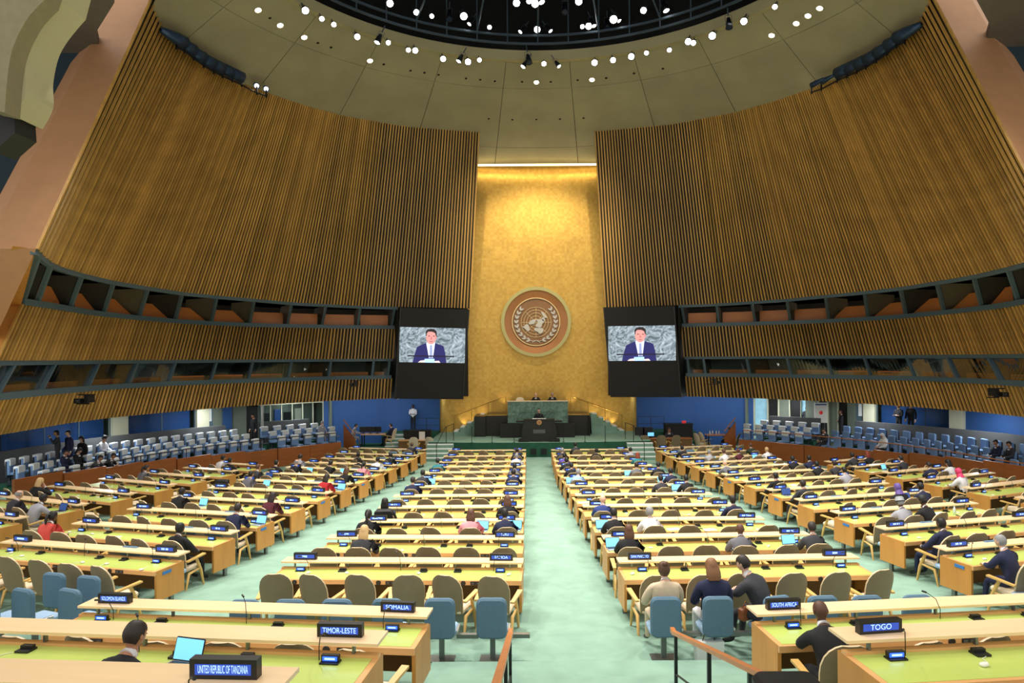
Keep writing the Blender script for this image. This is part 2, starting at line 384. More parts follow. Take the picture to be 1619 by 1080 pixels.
for side in (-1, 1):
    S = 'left' if side < 0 else 'right'; m_ = side > 0; f = mir if m_ else (lambda p: p)
    wl = struct('wall_' + S, ribbon(off(CU[4], .02), off(CU[5], .02), .15, m_), M_back)
    slat_rows(CU[4], CU[5], wl, side)
    t1 = struct('trim_%d' % (4 if side < 0 else 5), ribbon(off(CL[2], .02), off(CL[3], .02), .15, m_), M_back)
    slat_rows(CL[2], off(CL[3], -.02, .05), t1, side)
    t2 = struct('trim_%d' % (6 if side < 0 else 7), ribbon(off(CL[0], .02), off(CL[1], .02), .15, m_), M_back)
    slat_rows(CL[0], off(CL[1], -.02, .05), t2, side)
    # gallery floors and ceilings (thin slabs behind the fascias)
    # windows of the two galleries
    for lv, (lo, hi, cnt) in enumerate(((CL[3], CL[4], .78), (CL[1], CL[2], .34))):
        win = empty('window_%d' % (lv + (1 if side < 0 else 3))); tag(win, kind='structure')
        ribbon(off(lo, -.12, .02), off(lo, -.12, .24), .2, m_).build('sill_rail', M_frame, win)
        ribbon(off(hi, -.02, -.16), off(hi, -.02, 0), .16, m_).build('head_rail', M_frame, win)
        if lv: ribbon(off(lo, .08, .2), off(hi, .08, -.1), .02, m_).build('pane', M_glass, win)
        bk = [Vector((p.x, p.y, hi[i].z + .3)) for i, p in enumerate(off(lo, 2.6))]
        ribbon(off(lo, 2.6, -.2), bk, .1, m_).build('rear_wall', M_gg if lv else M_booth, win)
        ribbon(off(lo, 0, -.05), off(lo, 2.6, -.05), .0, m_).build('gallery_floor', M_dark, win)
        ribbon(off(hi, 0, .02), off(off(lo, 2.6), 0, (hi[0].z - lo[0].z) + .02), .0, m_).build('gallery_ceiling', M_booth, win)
        gm = [571, 517, 460, 402, 344, 289, 233, 179, 129, 82] if lv == 0 else [600, 537, 478, 418, 362, 306, 248, 193, 134, 82]
        idx = sorted({min(range(len(GL)), key=lambda i: abs(GL[i] - g)) for g in gm} | {1, len(GL) - 2})
        for i in idx:
            a, b = lo[i] + Vector((0, 0, .2)), hi[i] - Vector((0, 0, .1)); nn = outward(lo, i); t = Vector((nn.y, -nn.x, 0)) * .07
            ps = [a - t, a + t, a + t + nn*.14, a - t + nn*.14, b - t, b + t, b + t + nn*.14, b - t + nn*.14]; ps = [f(p - nn*.04) for p in ps]
            MB().add(ps, [(0,1,2,3),(7,6,5,4),(0,4,5,1),(1,5,6,2),(2,6,7,3),(3,7,4,0)]).build('mullion', M_frame, win)
            a2 = a + nn*.16; b2 = b + nn*.16; t *= .5
            e = nn * 2.2; ps = [f(p) for p in (a2 - t, a2 + t, a2 + t + e, a2 - t + e, b2 - t, b2 + t, b2 + t + e, b2 - t + e)]
            MB().add(ps, [(0,1,2,3),(7,6,5,4),(0,4,5,1),(1,5,6,2),(2,6,7,3),(3,7,4,0)]).build('partition', M_booth if lv == 0 and i % 2 else M_soff, win)
        for i0, i1 in zip(idx[:-1], idx[1:]):
            seg = slice(i0 + 1, i1); A = lo[seg]
            if len(A) < 3: continue
            ribbon(off(A, .30, .12), off(A, .24, .12 + cnt), .06, m_).build('counter_panel', M_counter, win)
            if lv == 1 and (i0 % 3 == 0):     # lamps of the interpreters' booths
                c = off(A, 1.6, .95)[len(A)//2]; c = f(c)
                lamp('POINT', 'booth_and_fill_lamp', c, 40, (.8, .9, 1), shadow_soft_size=.05)
            if lv == 0:
                c = f(off(A, 1.4, 1.0)[len(A)//2]); lamp('POINT', 'booth_and_fill_lamp', c, 5, (1, .85, .65), shadow_soft_size=.05)  # added fill that brightens the upper gallery counters, not a lamp there
    # sloping pier closing the slatted wall
    A, B = CU[4][0] + Vector((.1, -.12, 0)), CU[5][0] + Vector((.1, -.12, 0)); d = (B - A); lo_ = at_y(-70, 669, 24.5); hi_ = B + d * .25
    wx = Vector((-1.5, 0, 0)); wy = Vector((-1.3, 1.0, 0))
    ps = [f(p) for q in (lo_, A, hi_) for p in (q, q + wx, q + wx + wy, q + wy)]
    struct('trim_%d' % (8 if side < 0 else 9), MB().add(ps, [(0,1,2,3),(11,10,9,8)] + [(4*k+i, 4*k+4+i, 4*k+4+(i+1) % 4, 4*k+(i+1) % 4) for k in (0, 1) for i in range(4)]), M_pier)
    # timber end panel of the galleries
    mb = MB(); E = [CL[k][0] for k in (4, 3, 2, 1, 0)]; D = [Vector(q) for q in ((-.45, -.3, .05), (-.75, -.35, 0), (-1.0, -.4, 0), (-1.3, -.5, 0), (-1.6, -.6, 0))]
    vs = [f(p) for p in E] + [f(p + q) for p, q in zip(E, D)] + [f(p + Vector((.1, .5, 0)) + q) for p, q in zip(E, D)]
    mb.add(vs, [(i, i+1, 5+i+1, 5+i) for i in range(4)] + [(5+i, 6+i, 11+i, 10+i) for i in range(4)] + [(0, 5, 10)])
    struct('trim_%d' % (10 if side < 0 else 11), mb, M_wood2)
    # dark wall and soffit behind the pier
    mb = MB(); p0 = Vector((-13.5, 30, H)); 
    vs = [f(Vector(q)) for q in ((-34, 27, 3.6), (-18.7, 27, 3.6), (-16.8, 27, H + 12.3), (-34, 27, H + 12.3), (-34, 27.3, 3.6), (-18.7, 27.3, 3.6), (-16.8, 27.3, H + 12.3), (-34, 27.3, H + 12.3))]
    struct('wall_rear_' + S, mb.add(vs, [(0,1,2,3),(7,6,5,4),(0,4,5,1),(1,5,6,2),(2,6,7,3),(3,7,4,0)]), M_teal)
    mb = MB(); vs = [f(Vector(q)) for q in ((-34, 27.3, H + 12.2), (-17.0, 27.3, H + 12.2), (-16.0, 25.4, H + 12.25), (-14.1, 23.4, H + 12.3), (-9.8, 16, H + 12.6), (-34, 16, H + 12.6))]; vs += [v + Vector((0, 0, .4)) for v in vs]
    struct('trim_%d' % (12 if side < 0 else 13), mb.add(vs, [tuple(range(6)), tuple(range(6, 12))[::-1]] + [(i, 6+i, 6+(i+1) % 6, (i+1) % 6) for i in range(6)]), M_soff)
# near side ceiling with its curved cream edge (top left)
oc = [(255,0),(215,45),(165,110),(130,180),(108,290),(108,400),(60,495)]; ic = [(190,0),(150,40),(110,90),(60,190),(35,300),(20,480)]
def cat_(P):
    out = []
    for i in range(len(P) - 1):
        p0, p1, p2, p3 = P[max(i-1, 0)], P[i], P[i+1], P[min(i+2, len(P)-1)]
        for k in range(5):
            t = k / 5; out.append(tuple(.5*(2*p1[c] + (p2[c]-p0[c])*t + (2*p0[c]-5*p1[c]+4*p2[c]-p3[c])*t*t + (3*p1[c]-p0[c]-3*p2[c]+p3[c])*t**3) / 2.7 for c in (0, 1)))
    return out + [(P[-1][0]/2.7, P[-1][1]/2.7)]
oc = cat_(oc); ic = cat_(ic)
u3 = lambda p, Y: at_y(p[0], p[1], Y)
def plate(poly, Y0, Y1, name, m):
    mb = MB(); n = len(poly); A = [u3(p, Y0) for p in poly]; B = [p + Vector((0, Y1 - Y0, 0)) for p in A]
    mb.add(A + B, [tuple(range(n)), tuple(range(n, 2*n))[::-1]] + [(i, n+i, n+(i+1) % n, (i+1) % n) for i in range(n)]); return struct(name, mb, m)
plate([(110, -60)] + oc + ic[::-1] + [(90, -60)], 13.6, 14.4, 'trim_14', M_ceil2)
plate([(90, -60)] + ic + [(-20, 172), (-260, 60), (-260, -60)], 13.2, 13.6, 'trim_15', mat('near ceiling plaster', (130, 120, 90), .75, noise=.06))
plate([(0, 172), (22, 183), (24, 210), (-10, 240), (-60, 180)], 13.7, 14.3, 'trim_16', M_dark)

# ------------------------------------------------------------------ gold wall
gold = []
def gold_y(X): return 46.0 - .012 * (X - .65) ** 2
mb = MB(); N = 28; xs = [-5.9 + 13.1 * i / N for i in range(N + 1)]
zt = H + 13.1 ; NZ = 14
vs = [(x, gold_y(x) , .6 + (zt - .6) * j / NZ) for j in range(NZ + 1) for x in xs] 
n1 = len(vs); vs += [(x, gold_y(x) + .3, .6 + (zt - .6) * j / NZ) for j in range(NZ + 1) for x in xs]
k = N + 1; fs = [(j*k+i, j*k+i+1, (j+1)*k+i+1, (j+1)*k+i) for j in range(NZ) for i in range(N)]; fs += [tuple(n1 + q for q in f_[::-1]) for f_ in fs]
for j in range(NZ):
    fs += [(j*k, (j+1)*k, n1+(j+1)*k, n1+j*k), (j*k+N, n1+j*k+N, n1+(j+1)*k+N, (j+1)*k+N)]
mb.add(vs, fs, 0, True)
struct('wall_front', mb, M_gold)
mb = MB(); mb.box((-3.6, 45.2, zt - .3), (4.9, 45.35, zt - .2))
tag(mb.build('strip_light', M_strip), 'long warm strip light along the top edge of the gold wall', 'light')
lamp('AREA', 'strip_lamp', (.65, 44.9, zt - .5), 90, (1, .8, .45), (.65, 46, 8), shape='RECTANGLE', size=8, size_y=.2)
# blue walls either side of the stage
for side in (-1, 1):
    f = mir if side > 0 else (lambda p: p)
    pts = [Vector((-5.6, 45.6, 0)), Vector((-9.5, 45.2, 0)), Vector((-13.2, 44.0, 0))]
    mb = MB(); vs = [f(p) for p in pts] + [f(p + Vector((0, 0, 5.2))) for p in pts] + [f(p + Vector((0, .3, 0))) for p in pts] + [f(p + Vector((0, .3, 5.2))) for p in pts]
    mb.add(vs, [(0,1,4,3),(1,2,5,4),(6,9,10,7),(7,10,11,8),(0,3,9,6),(2,8,11,5),(3,4,10,9),(4,5,11,10)])
    struct('wall_stage_' + ('left' if side < 0 else 'right'), mb, M_bluew)
    lamp('AREA', 'soffit_fill_lamp', f(Vector((-9.5, 42.4, 3.2))), 50, (.9, .95, 1), f(Vector((-9.6, 45.2, 2.2))), shape='RECTANGLE', size=6, size_y=.3)  # fill lamp added under the gallery to brighten the blue wall

# ------------------------------------------------------------------ ceiling and dome
ce = empty('ceiling'); tag(ce, kind='structure')
angs = []
for p in CU[5]:
    angs.append((math.atan2(p.y - RC.y, p.x - RC.x), math.hypot(p.x - RC.x, p.y - RC.y)))
def rmax(a):                                  # how far the shell reaches in direction a
    a = math.atan2(math.sin(a), math.cos(a))
    if a < -math.pi/2: a += 2*math.pi
    if a < math.pi/2: a = math.pi - a
    best = min(angs, key=lambda q: abs((q[0] if q[0] > -1.6 else q[0] + 2*math.pi) - a))
    lo_a = min((q[0] if q[0] > -1.6 else q[0] + 2*math.pi) for q in angs); hi_a = max((q[0] if q[0] > -1.6 else q[0] + 2*math.pi) for q in angs)
    if a > hi_a: return RR + 3
    if a < lo_a: return 22.6
    return best[1] + .25
def pol(r, a, dz=0): x = RC.x + r*math.cos(a); y = RC.y + r*math.sin(a); return (x, y, RZ - .44*(r - RR) + dz)
for s_ in range(24):
    a0 = math.pi/2 + (s_ - .5) * math.pi/12; 
    for r0, r1 in ((RR + .02, 15.28), (15.32, 19.88), (19.92, 22.6)):
        mb = MB(); K = 10; ok = False; vs = []
        for i in range(K + 1):
            a = a0 + .0009 + (math.pi/12 - .0018) * i / K; rm = rmax(a); q0, q1 = min(r0, rm), min(r1, rm)
            if q1 - q0 > .1: ok = True
            vs += [pol(q0, a), pol(q1, a), pol(q1, a, .12), pol(q0, a, .12)]
        if not ok: continue
        fs = []
        for i in range(K):
            for q in range(4): fs.append((i*4+q, (i+1)*4+q, (i+1)*4+(q+1) % 4, i*4+(q+1) % 4))
        fs += [(0,1,2,3), (K*4+3, K*4+2, K*4+1, K*4)]
        mb.add(vs, fs).build('ceiling_panel', M_ceil, ce)
mb = MB(); K = 96; vs = []
for i in range(K):
    a = 2*math.pi*i/K; rm = rmax(a); vs += [pol(RR, a, .06), pol(rm, a, .06)]
mb.add(vs, [(2*i, 2*i+1, (2*i+3) % (2*K), (2*i+2) % (2*K)) for i in range(K)]).build('joint_backing', M_dark, ce)
def ringtube(r, z, th, h, m, name, par, n=96):
    mb = MB(); vs = []
    for i in range(n):
        a = 2*math.pi*i/n
        for rr, zz in ((r-th/2, z), (r+th/2, z), (r+th/2, z+h), (r-th/2, z+h)): vs.append((RC.x + rr*math.cos(a), RC.y + rr*math.sin(a), zz))
    fs = [(i*4+q, ((i+1) % n)*4+q, ((i+1) % n)*4+(q+1) % 4, i*4+(q+1) % 4) for i in range(n) for q in range(4)]
    return mb.add(vs, fs).build(name, m, par)
ringtube(RR - .12, RZ - .12, .3, .55, M_ceil2, 'opening_rim', ce)
dome = empty('trim_17'); tag(dome, kind='structure')
ringtube(RR + .1, RZ + .4, .1, 4.2, M_void, 'drum', dome)
MB().lathe([(RR + .15, 4.6), (0.01, 5.4)], 48, (RC.x, RC.y, RZ), smooth=False).build('drum_cap', M_void, dome)
for r, z in ((RR - .7, .55), (RR - .7, 1.0), (9.6, 2.4), (9.6, 2.9), (9.0, 2.6), (5.2, 3.4)):
    ringtube(r, RZ + z, .1, .1, M_truss, 'truss_ring', dome)
for i in range(48):
    a = 2*math.pi*i/48
    c, s = math.cos(a), math.sin(a); mb = MB()
    mb.box((-.03, -.03, 0), (.03, .03, 4)); mb.build('hanger', M_truss, dome, (RC.x + (RR-.7)*c, RC.y + (RR-.7)*s, RZ + .6))
    if i % 2 == 0:
        MB().tube([(RC.x + (RR-.7)*c, RC.y + (RR-.7)*s, RZ + 1.1), (RC.x + 9.6*c, RC.y + 9.6*s, RZ + 2.5)], .05, 4, smooth=False).build('strut', M_truss, dome)
        MB().box((-.04, -.04, 0), (.04, .04, 2.4)).build('hanger', M_truss, dome, (RC.x + 9.6*c, RC.y + 9.6*s, RZ + 2.5))
    if i % 6 == 0: MB().tube([(RC.x + (RR-.2)*c, RC.y + (RR-.2)*s, RZ + 3.4), (RC.x, RC.y, RZ + 4.6)], .16, 4, smooth=False).build('beam', M_truss, dome)

# ------------------------------------------------------------------ spotlights of the dome
def can_mesh(): 
    b = MB().lathe([(.02, .62), (.10, .6), (.13, .42), (.13, .36), (.16, .3), (.2, .0), (.17, .0), (.16, .04)], 12); return b.mesh('spotlight_body', [M_can])
ME_CAN = can_mesh()
ME_LENS = MB().lathe([(.17, .035), (.001, .03)], 12).mesh('lens', [M_lit])
ME_LENSD = MB().lathe([(.17, .035), (.001, .03)], 12).mesh('lens', [M_can2])
ME_YOKE = MB().tube([(-.17, 0, .35), (-.17, 0, .8), (.17, 0, .8), (.17, 0, .35)], .015, 4, smooth=False).box((-.03, -.03, .78), (.03, .03, 1.25)).mesh('yoke', [M_truss])
SL = [((75,175),1,0),((168,203),1,-20),((222,203),.8,0),((317,238),.7,0),((350,240),1,0),((482,280),1,0),((555,292),.9,-25),((600,294),1.1,0),((654,285),.6,0),((860,318),.9,-30),((890,300),0,8),((960,303),.9,0),((1032,316),.8,30),((1200,298),1.1,0),((1288,286),1,10),((1374,269),1.1,0),((1446,252),.8,0),((1555,238),.6,5)]
ring = [((540 + a/3, b/3), k, t) for (a, b), k, t in SL] + [((483,17),1.1,0),((509,30),.6,0),((528,39),.8,0),((1088,66),1.1,0),((1096,68),.9,0),((1126,57),1.2,0),((1153,44),0,0),((1176,34),1.1,0),((1225,11),.7,0)]
inner = [((540 + a/3, b/3), k, t) for (a, b), k, t in [((230,17),1.2,0),((355,59),1,0),((428,77),.6,0),((580,78),1.3,0),((605,115),.8,-30),((702,130),.5,0),((830,15),1.2,0),((890,5),1,0),((918,18),1.3,0),((950,12),1.1,20),((928,141),1.2,0),((847,152),.7,-35),((992,148),.8,35),((1125,8),1.2,0),((1142,127),.7,0),((1172,125),1.2,0),((1198,124),.9,20),((1290,93),1.4,0),((1318,100),.8,30),((1432,50),1.1,0),((1541,52),1.1,15),((510,95),0,0),((1060,60),0,0),((1262,135),0,0)]]
ring.sort(key=lambda q: q[0][0]); inner.sort(key=lambda q: q[0][0])
for lst, dz, nm in ((ring, -.75, 'rim'), (inner, 1.3, 'inner truss')):
    for j, ((px, py), k, t) in enumerate(lst):
        p = at_off(px, py, 16.6 + dz)
        e = empty('spotlight', p)
        place = ('%s stage spotlight hung on the dome %s, %s from the left' % ('lit' if k else 'unlit', nm, ORD[j+1] if j < 20 else ORD[len(lst) - j]))
        if j >= 20: place = place.replace('from the left', 'from the right')
        if j + 1 > 20 and ORD[len(lst)-j] == '': pass
        tag(e, place, 'light', 'spotlights around the dome')
        aim = Vector((.65 + t * .3, 12, 3)) - p
        e.rotation_euler = aim.to_track_quat('-Z', 'Y').to_euler()
        if k == 0 or abs(t) > 12: e.rotation_euler = (R_(-14), R_(-t), 0)
        sc = max(k, .8)*.85 if k else .9; e.scale = (sc, sc, sc)
        inst(ME_CAN, 'body', e); inst(ME_LENS if k else ME_LENSD, 'lens', e, (0, 0, -.01)); inst(ME_YOKE, 'yoke', e)
ME_DL = MB().lathe([(.20, .02), (.20, -.03), (.15, -.03), (.14, .0)], 16).mesh('trim_ring', [M_ceil2]); ME_DLL = MB().lathe([(.14, -.01), (.001, -.01)], 16).mesh('lamp_face', [M_lit2])
ME_DLD = MB().lathe([(.14, -.01), (.001, -.01)], 16).mesh('lamp_face', [M_dark])
dl = [(408,16),(443,40),(481,59),(585,96),(848,130),(936,126),(1220,56),(1259,37),(1277.5,25),(1296,13)]
du = [(426.7,28.5),(502.6,67.8),(523.3,75)] + [(540 + a/3, b/3) for a, b in [(75,267),(200,305),(327,335),(393,345),(460,355),(590,372),(658,378),(727,385),(856,388),(992,388),(1120,380),(1255,370),(1387,348),(1457,342),(1524,325)]]
dv = [(540 + a/3, b/3) for a, b in [(698,563),(810,568),(924,567),(1036,565),(1148,560)]]
for L, lit, txt in ((dl, 1, 'lit round downlight in the ceiling shell'), (du, 0, 'small dark downlight in the ceiling shell'), (dv, 0, 'dark ceiling downlight above the gold wall')):
    for j, (px, py) in enumerate(L):
        p = on_cone(px, py, .01); e = empty('downlight', p, label='%s, %s from the left' % (txt, ORD[j+1]), cat='light', group='downlights in the ceiling shell')
        d = Vector((p.x - RC.x, p.y - RC.y, 0)).normalized(); nrm = Vector((d.x*.44, d.y*.44, 1)).normalized()
        e.rotation_euler = nrm.to_track_quat('Z', 'Y').to_euler(); s = 1 if lit else .55; e.scale = (s, s, s)
        inst(ME_DL, 'trim_ring', e); inst(ME_DLL if lit else ME_DLD, 'lamp_face', e)
# rows of cans on top of the slatted walls
ME_PAR = MB().lathe([(.05, 1.3), (.14, 1.25), (.2, .9), (.27, .5), (.3, 0), (.27, .0), (.2, .15)], 14).mesh('can_body', [M_can2])
ME_PARL = MB().lathe([(.2, .12), (.001, .12)], 12).mesh('lens', [M_lit])
for side in (-1, 1):
    f = mir if side > 0 else (lambda p: p)
    L = [(292,66,0),(306,78,0),(322,90,0),(338,100,0),(352,107,0),(367,114,0),(382,121,0)]
    pr = empty('lighting_bar', f(on_cone(340, 108)), label='dark lighting bar of blue cans on the %s slatted wall top' % ('left' if side < 0 else 'right'), cat='lighting rig')
    base = pr.location.copy()
    prev = None
    for j, (px, py, _) in enumerate([(279, 60, 0)] + L + [(406, 134, 1), (421, 139, 1)]):
        p = f(on_cone(px, py + 2, .8))
        nx_ = f(on_cone(px + 16, py + 11, .8)); d = (nx_ - p).normalized()
        o = inst(ME_PAR, 'can', pr, p - base); o.rotation_euler = (d if side < 0 else d).to_track_quat('-Z', 'Y').to_euler()
        if j > 7 or j == 0: o.scale = (.5, .5, .6)
        if j > 7:
            o2 = inst(ME_PARL, 'lens', o); 
            if side < 0: o.rotation_euler = (Vector((0, 10, 4)) - p).to_track_quat('-Z', 'Y').to_euler()
        MB().box((-.03, -.03, -.45), (.03, .03, .0)).build('bracket', M_can, pr, p - base)
        if prev is not None: MB().tube([prev - base + Vector((0, 0, -.35)), p - base + Vector((0, 0, -.35))], .04, 5).build('pipe', M_can, pr)
        prev = p
# ------------------------------------------------------------------ ground level: soffit, side walls, blue wall seating
WP = [Vector(q) for q in ((-13.2, 44.0, 0), (-16.8, 40.6, 0), (-20.2, 35.5, 0), (-22.6, 29.5, 0), (-23.6, 22, 0), (-23.6, 12, 0))]
def onwall(px, P=WP, side=-1):
    a = (px - CX) / F
    if side > 0: 
        best = None
        for p, q in zip(P[:-1], P[1:]):
            p, q = mir(p), mir(q); d = q - p; den = d.x - a * d.y
            t = (a * p.y - p.x) / den
            if -.001 <= t <= 1.001: return p + d * t
        return mir(P[0]) if a < .5 else mir(P[-1])
    for p, q in zip(P[:-1], P[1:]):
        d = q - p; t = (a * p.y - p.x) / (d.x - a * d.y)
        if -.001 <= t <= 1.001: return p + d * t
    return P[-1].copy()
def wallseg(par, a, b, z0, z1, th, m, name, out=0.0):
    """upright slab between plan points a and b"""
    d = (b - a); d.z = 0; n = Vector((d.y, -d.x, 0)).normalized()
    if (a - Vector((.65, 31, 0))).dot(n) < 0: n = -n
    ps = [a + n*out, b + n*out, b + n*(out+th), a + n*(out+th)]
    vs = [Vector((p.x, p.y, z0)) for p in ps] + [Vector((p.x, p.y, z1)) for p in ps]
    return MB().add(vs, [(0,3,2,1),(4,5,6,7),(0,1,5,4),(1,2,6,5),(2,3,7,6),(3,0,4,7)]).build(name, m, par)
segsL = [(511,410,'glass'),(410,389,'dark'),(389,366,'gg'),(366,349,'board'),(349,336,'gg'),(336,327,'panel'),(327,308,'cream'),(308,198,'blue'),(198,174,'cream'),(174,10,'blue'),(10,-60,'dark'),(-60,-420,'gg')]
segsR = [(1178,1212,'cool'),(1212,1265,'doors'),(1265,1273,'cool'),(1273,1292,'gg'),(1292,1339,'doors'),(1339,1353,'gg'),(1353,1367,'panel'),(1367,1385,'cream'),(1385,1504,'blue'),(1504,1526,'cream'),(1526,1800,'bluewall'),(1800,2300,'gg')]
for side, segs in ((-1, segsL), (1, segsR)):
    S = 'left' if side < 0 else 'right'; f = mir if side > 0 else (lambda p: p)
    wr = empty('wall_lower_' + S); tag(wr, kind='structure')
    for x0, x1, ty in segs:
        a, b = onwall(x0, side=side), onwall(x1, side=side); 
        if (b - a).length < .05: continue
        if ty == 'glass':
            wallseg(wr, a, b, 0, 5, .2, M_gg, 'wall_panel', 1.6)
            n = 6
            for i in range(n):
                p, q = a.lerp(b, i/n), a.lerp(b, (i+1)/n)
                wallseg(wr, p.lerp(q, .03), p.lerp(q, .97), .3, 3.3, .02, M_glass2, 'glass_pane', .05)
                wallseg(wr, p, p.lerp(q, .05), 0, 3.4, .12, M_pillar, 'mullion')
                if i in (1, 3): wallseg(wr, p.lerp(q, .2), p.lerp(q, .8), 1.2, 2.6, .1, M_pillar if i == 1 else M_bluew, 'picture_board', 1.45)
                if i in (2, 4): wallseg(wr, p.lerp(q, .15), p.lerp(q, .85), .2, 2.4, .1, M_dark, 'dark_doorway', 1.45)
            wallseg(wr, a, b, 3.0, 3.15, .12, M_pillar, 'top_beam', -.02)
            c = f(Vector(((a.x+b.x)/2, (a.y+b.y)/2, 3.0))) if side > 0 else a.lerp(b, .5) + Vector((0, 0, 3.0))
            lamp('POINT', 'office_lamp', c + Vector((-.7, .7, 0)), 9, (.9, 1, 1), shadow_soft_size=.1)
        elif ty in ('cool', 'doors'):
            n = 1 if (b - a).length < 1 else 3
            for i in range(n):
                p, q = a.lerp(b, i/n), a.lerp(b, (i+1)/n)
                wallseg(wr, p, q, 0, 5, .1, M_cool if ty == 'cool' else (M_dark if i != 1 else M_gg), 'door_panel', .15)
                wallseg(wr, p, p.lerp(q, .08), 0, 3.3, .14, M_pillar, 'mullion')
            wallseg(wr, a, b, 3.15, 3.3, .14, M_pillar, 'top_beam', -.02)
        elif ty == 'blue':
            wallseg(wr, a, b, 0, 5, .2, M_bluew, 'wall_panel', .5)
            n = max(2, int((b - a).length / 1.3))
            for i in range(n):
                p, q = a.lerp(b, i/n), a.lerp(b, (i+1)/n)
                wallseg(wr, p.lerp(q, .02), p.lerp(q, .98), .2, 3.9, .02, M_glass2, 'glass_pane', .02)
                wallseg(wr, p.lerp(q, -.01), p.lerp(q, .015), 0, 3.9, .04, M_frame, 'mullion', .0)
        elif ty == 'board':
            wallseg(wr, a, b, 0, 5, .2, M_gg, 'wall_panel'); wallseg(wr, a.lerp(b, .0), a.lerp(b, .95), 1.7, 3.3, .06, M_frame, 'board_frame', -.06)
            wallseg(wr, a.lerp(b, .07), a.lerp(b, .88), 1.8, 3.2, .06, M_bluew, 'blue_board', -.09)
        elif ty == 'panel':
            wallseg(wr, a, b, 0, 5, .2, M_frame, 'wall_panel'); wallseg(wr, a.lerp(b, .3), a.lerp(b, .7), 2.3, 3.0, .03, M_white, 'notice', -.04)
        else:
            m = {'dark': M_dark, 'gg': M_gg, 'cream': M_pillar, 'bluewall': M_bluew}[ty]
            wallseg(wr, a, b, 0, 5.2, .35 if ty == 'cream' else .2, m, 'pillar' if ty == 'cream' else 'wall_panel', -.2 if ty == 'cream' else .3 if ty == 'dark' else 0)
    for p, q in list(zip(WP[:-1], WP[1:])) + [(Vector((-12.9, 44.3, 0)), Vector((-15.6, 47.4, 0)))]:
        p, q = f(p), f(q); o_ = 2.4 if abs(p.x - .65) > 13.7 or abs(p.y - 44) < .1 else 0; wallseg(wr, p.lerp(q, -.08), q.lerp(p, -.08), 0, 5.2, .15, M_gg, 'backing_wall', o_)
    # soffit under the gallery
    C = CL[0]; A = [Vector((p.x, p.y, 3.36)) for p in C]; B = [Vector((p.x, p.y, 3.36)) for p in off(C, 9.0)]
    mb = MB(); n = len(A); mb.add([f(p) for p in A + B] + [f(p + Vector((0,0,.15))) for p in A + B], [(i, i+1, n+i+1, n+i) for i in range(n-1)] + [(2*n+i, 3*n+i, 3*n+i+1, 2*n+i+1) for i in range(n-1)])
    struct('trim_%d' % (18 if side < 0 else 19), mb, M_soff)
    for t in (.15, .4, .62, .82):
        p = off(C, 2.4)[int(t * (len(C) - 1))]
        lamp('AREA', 'soffit_fill_lamp', f(Vector((p.x, p.y, 3.3))), 75, (.92, .96, 1), shape='DISK', size=.7)  # added fill below the gallery, brightens the side walls and seats
    # wall behind the big screen
    e = CL[4][-1]; a = Vector((e.x - .7, e.y + 1.3, 0)); b = Vector((CU[4][-1].x - .2, CU[4][-1].y + .7, 0))
    o9 = CL[4][-1] + outward(CL[4], len(CL[4]) - 1) * 3.2; e9 = Vector((e.x, e.y + .16, 0)); wallseg(wr, f(e9), f(Vector((o9.x, o9.y, 0))), H - 2.5, H + 3.6, .1, M_back, 'gallery_end_wall')
    wallseg(None, f(a), f(b), H - 2.45, H + 3.4, .2, M_back, 'wall_screen_' + S); tag(bpy.data.objects['wall_screen_' + S], kind='structure')
steel = MB(); steel.tube([(0, 0, 0), (0, 0, 3.35)], .09, 12)
p = at_off(387, 690, -(H - .3)); 
tag(steel.build('column', M_steel, None, (onwall(387).x + 1.4, onwall(387).y - 1.0, 0)), 'slim steel column under the left gallery behind the side seats', 'column')

rowsL = {'rear': (-3.88, [[(14,727.6),(62,719),(148.7,705),(196.5,699),(257.6,692),(320,685.5),(368,681)], [(416.5,676),(496,670.6)]]),
 'middle': (-4.08, [[(28.5,738.8),(78,730.6),(177,714),(256.6,702),(312,695.5),(387,688)], [(430,683.4),(523,676)]]),
 'front': (-4.28, [[(67,746),(109,739.8),(204.7,721.5),(280,710),(330,703.5),(402,695.5)], [(444,690.7),(524,684)]])}
SB = MB().rbox((-.24, .02, .36), (.24, .13, .98), .07, axis=1).mesh('backrest', [M_blue3])
SS = MB().rbox((-.23, .0, .38), (.23, .42, .48), .05).mesh('seat', [M_blue3]); 
SF = MB().rbox((-.25, -.03, .28), (.25, .04, .93), .05, axis=1).box((-.03, -.02, 0), (.03, .06, .5)).box((-.15, -.1, 0), (.15, .3, .03)).mesh('shell', [M_dseat])
SCV = MB().rbox((-.225, -.05, .74), (.225, .15, 1.01), .04, axis=0).mesh('headrest_cover', [M_white])
side_spots = []
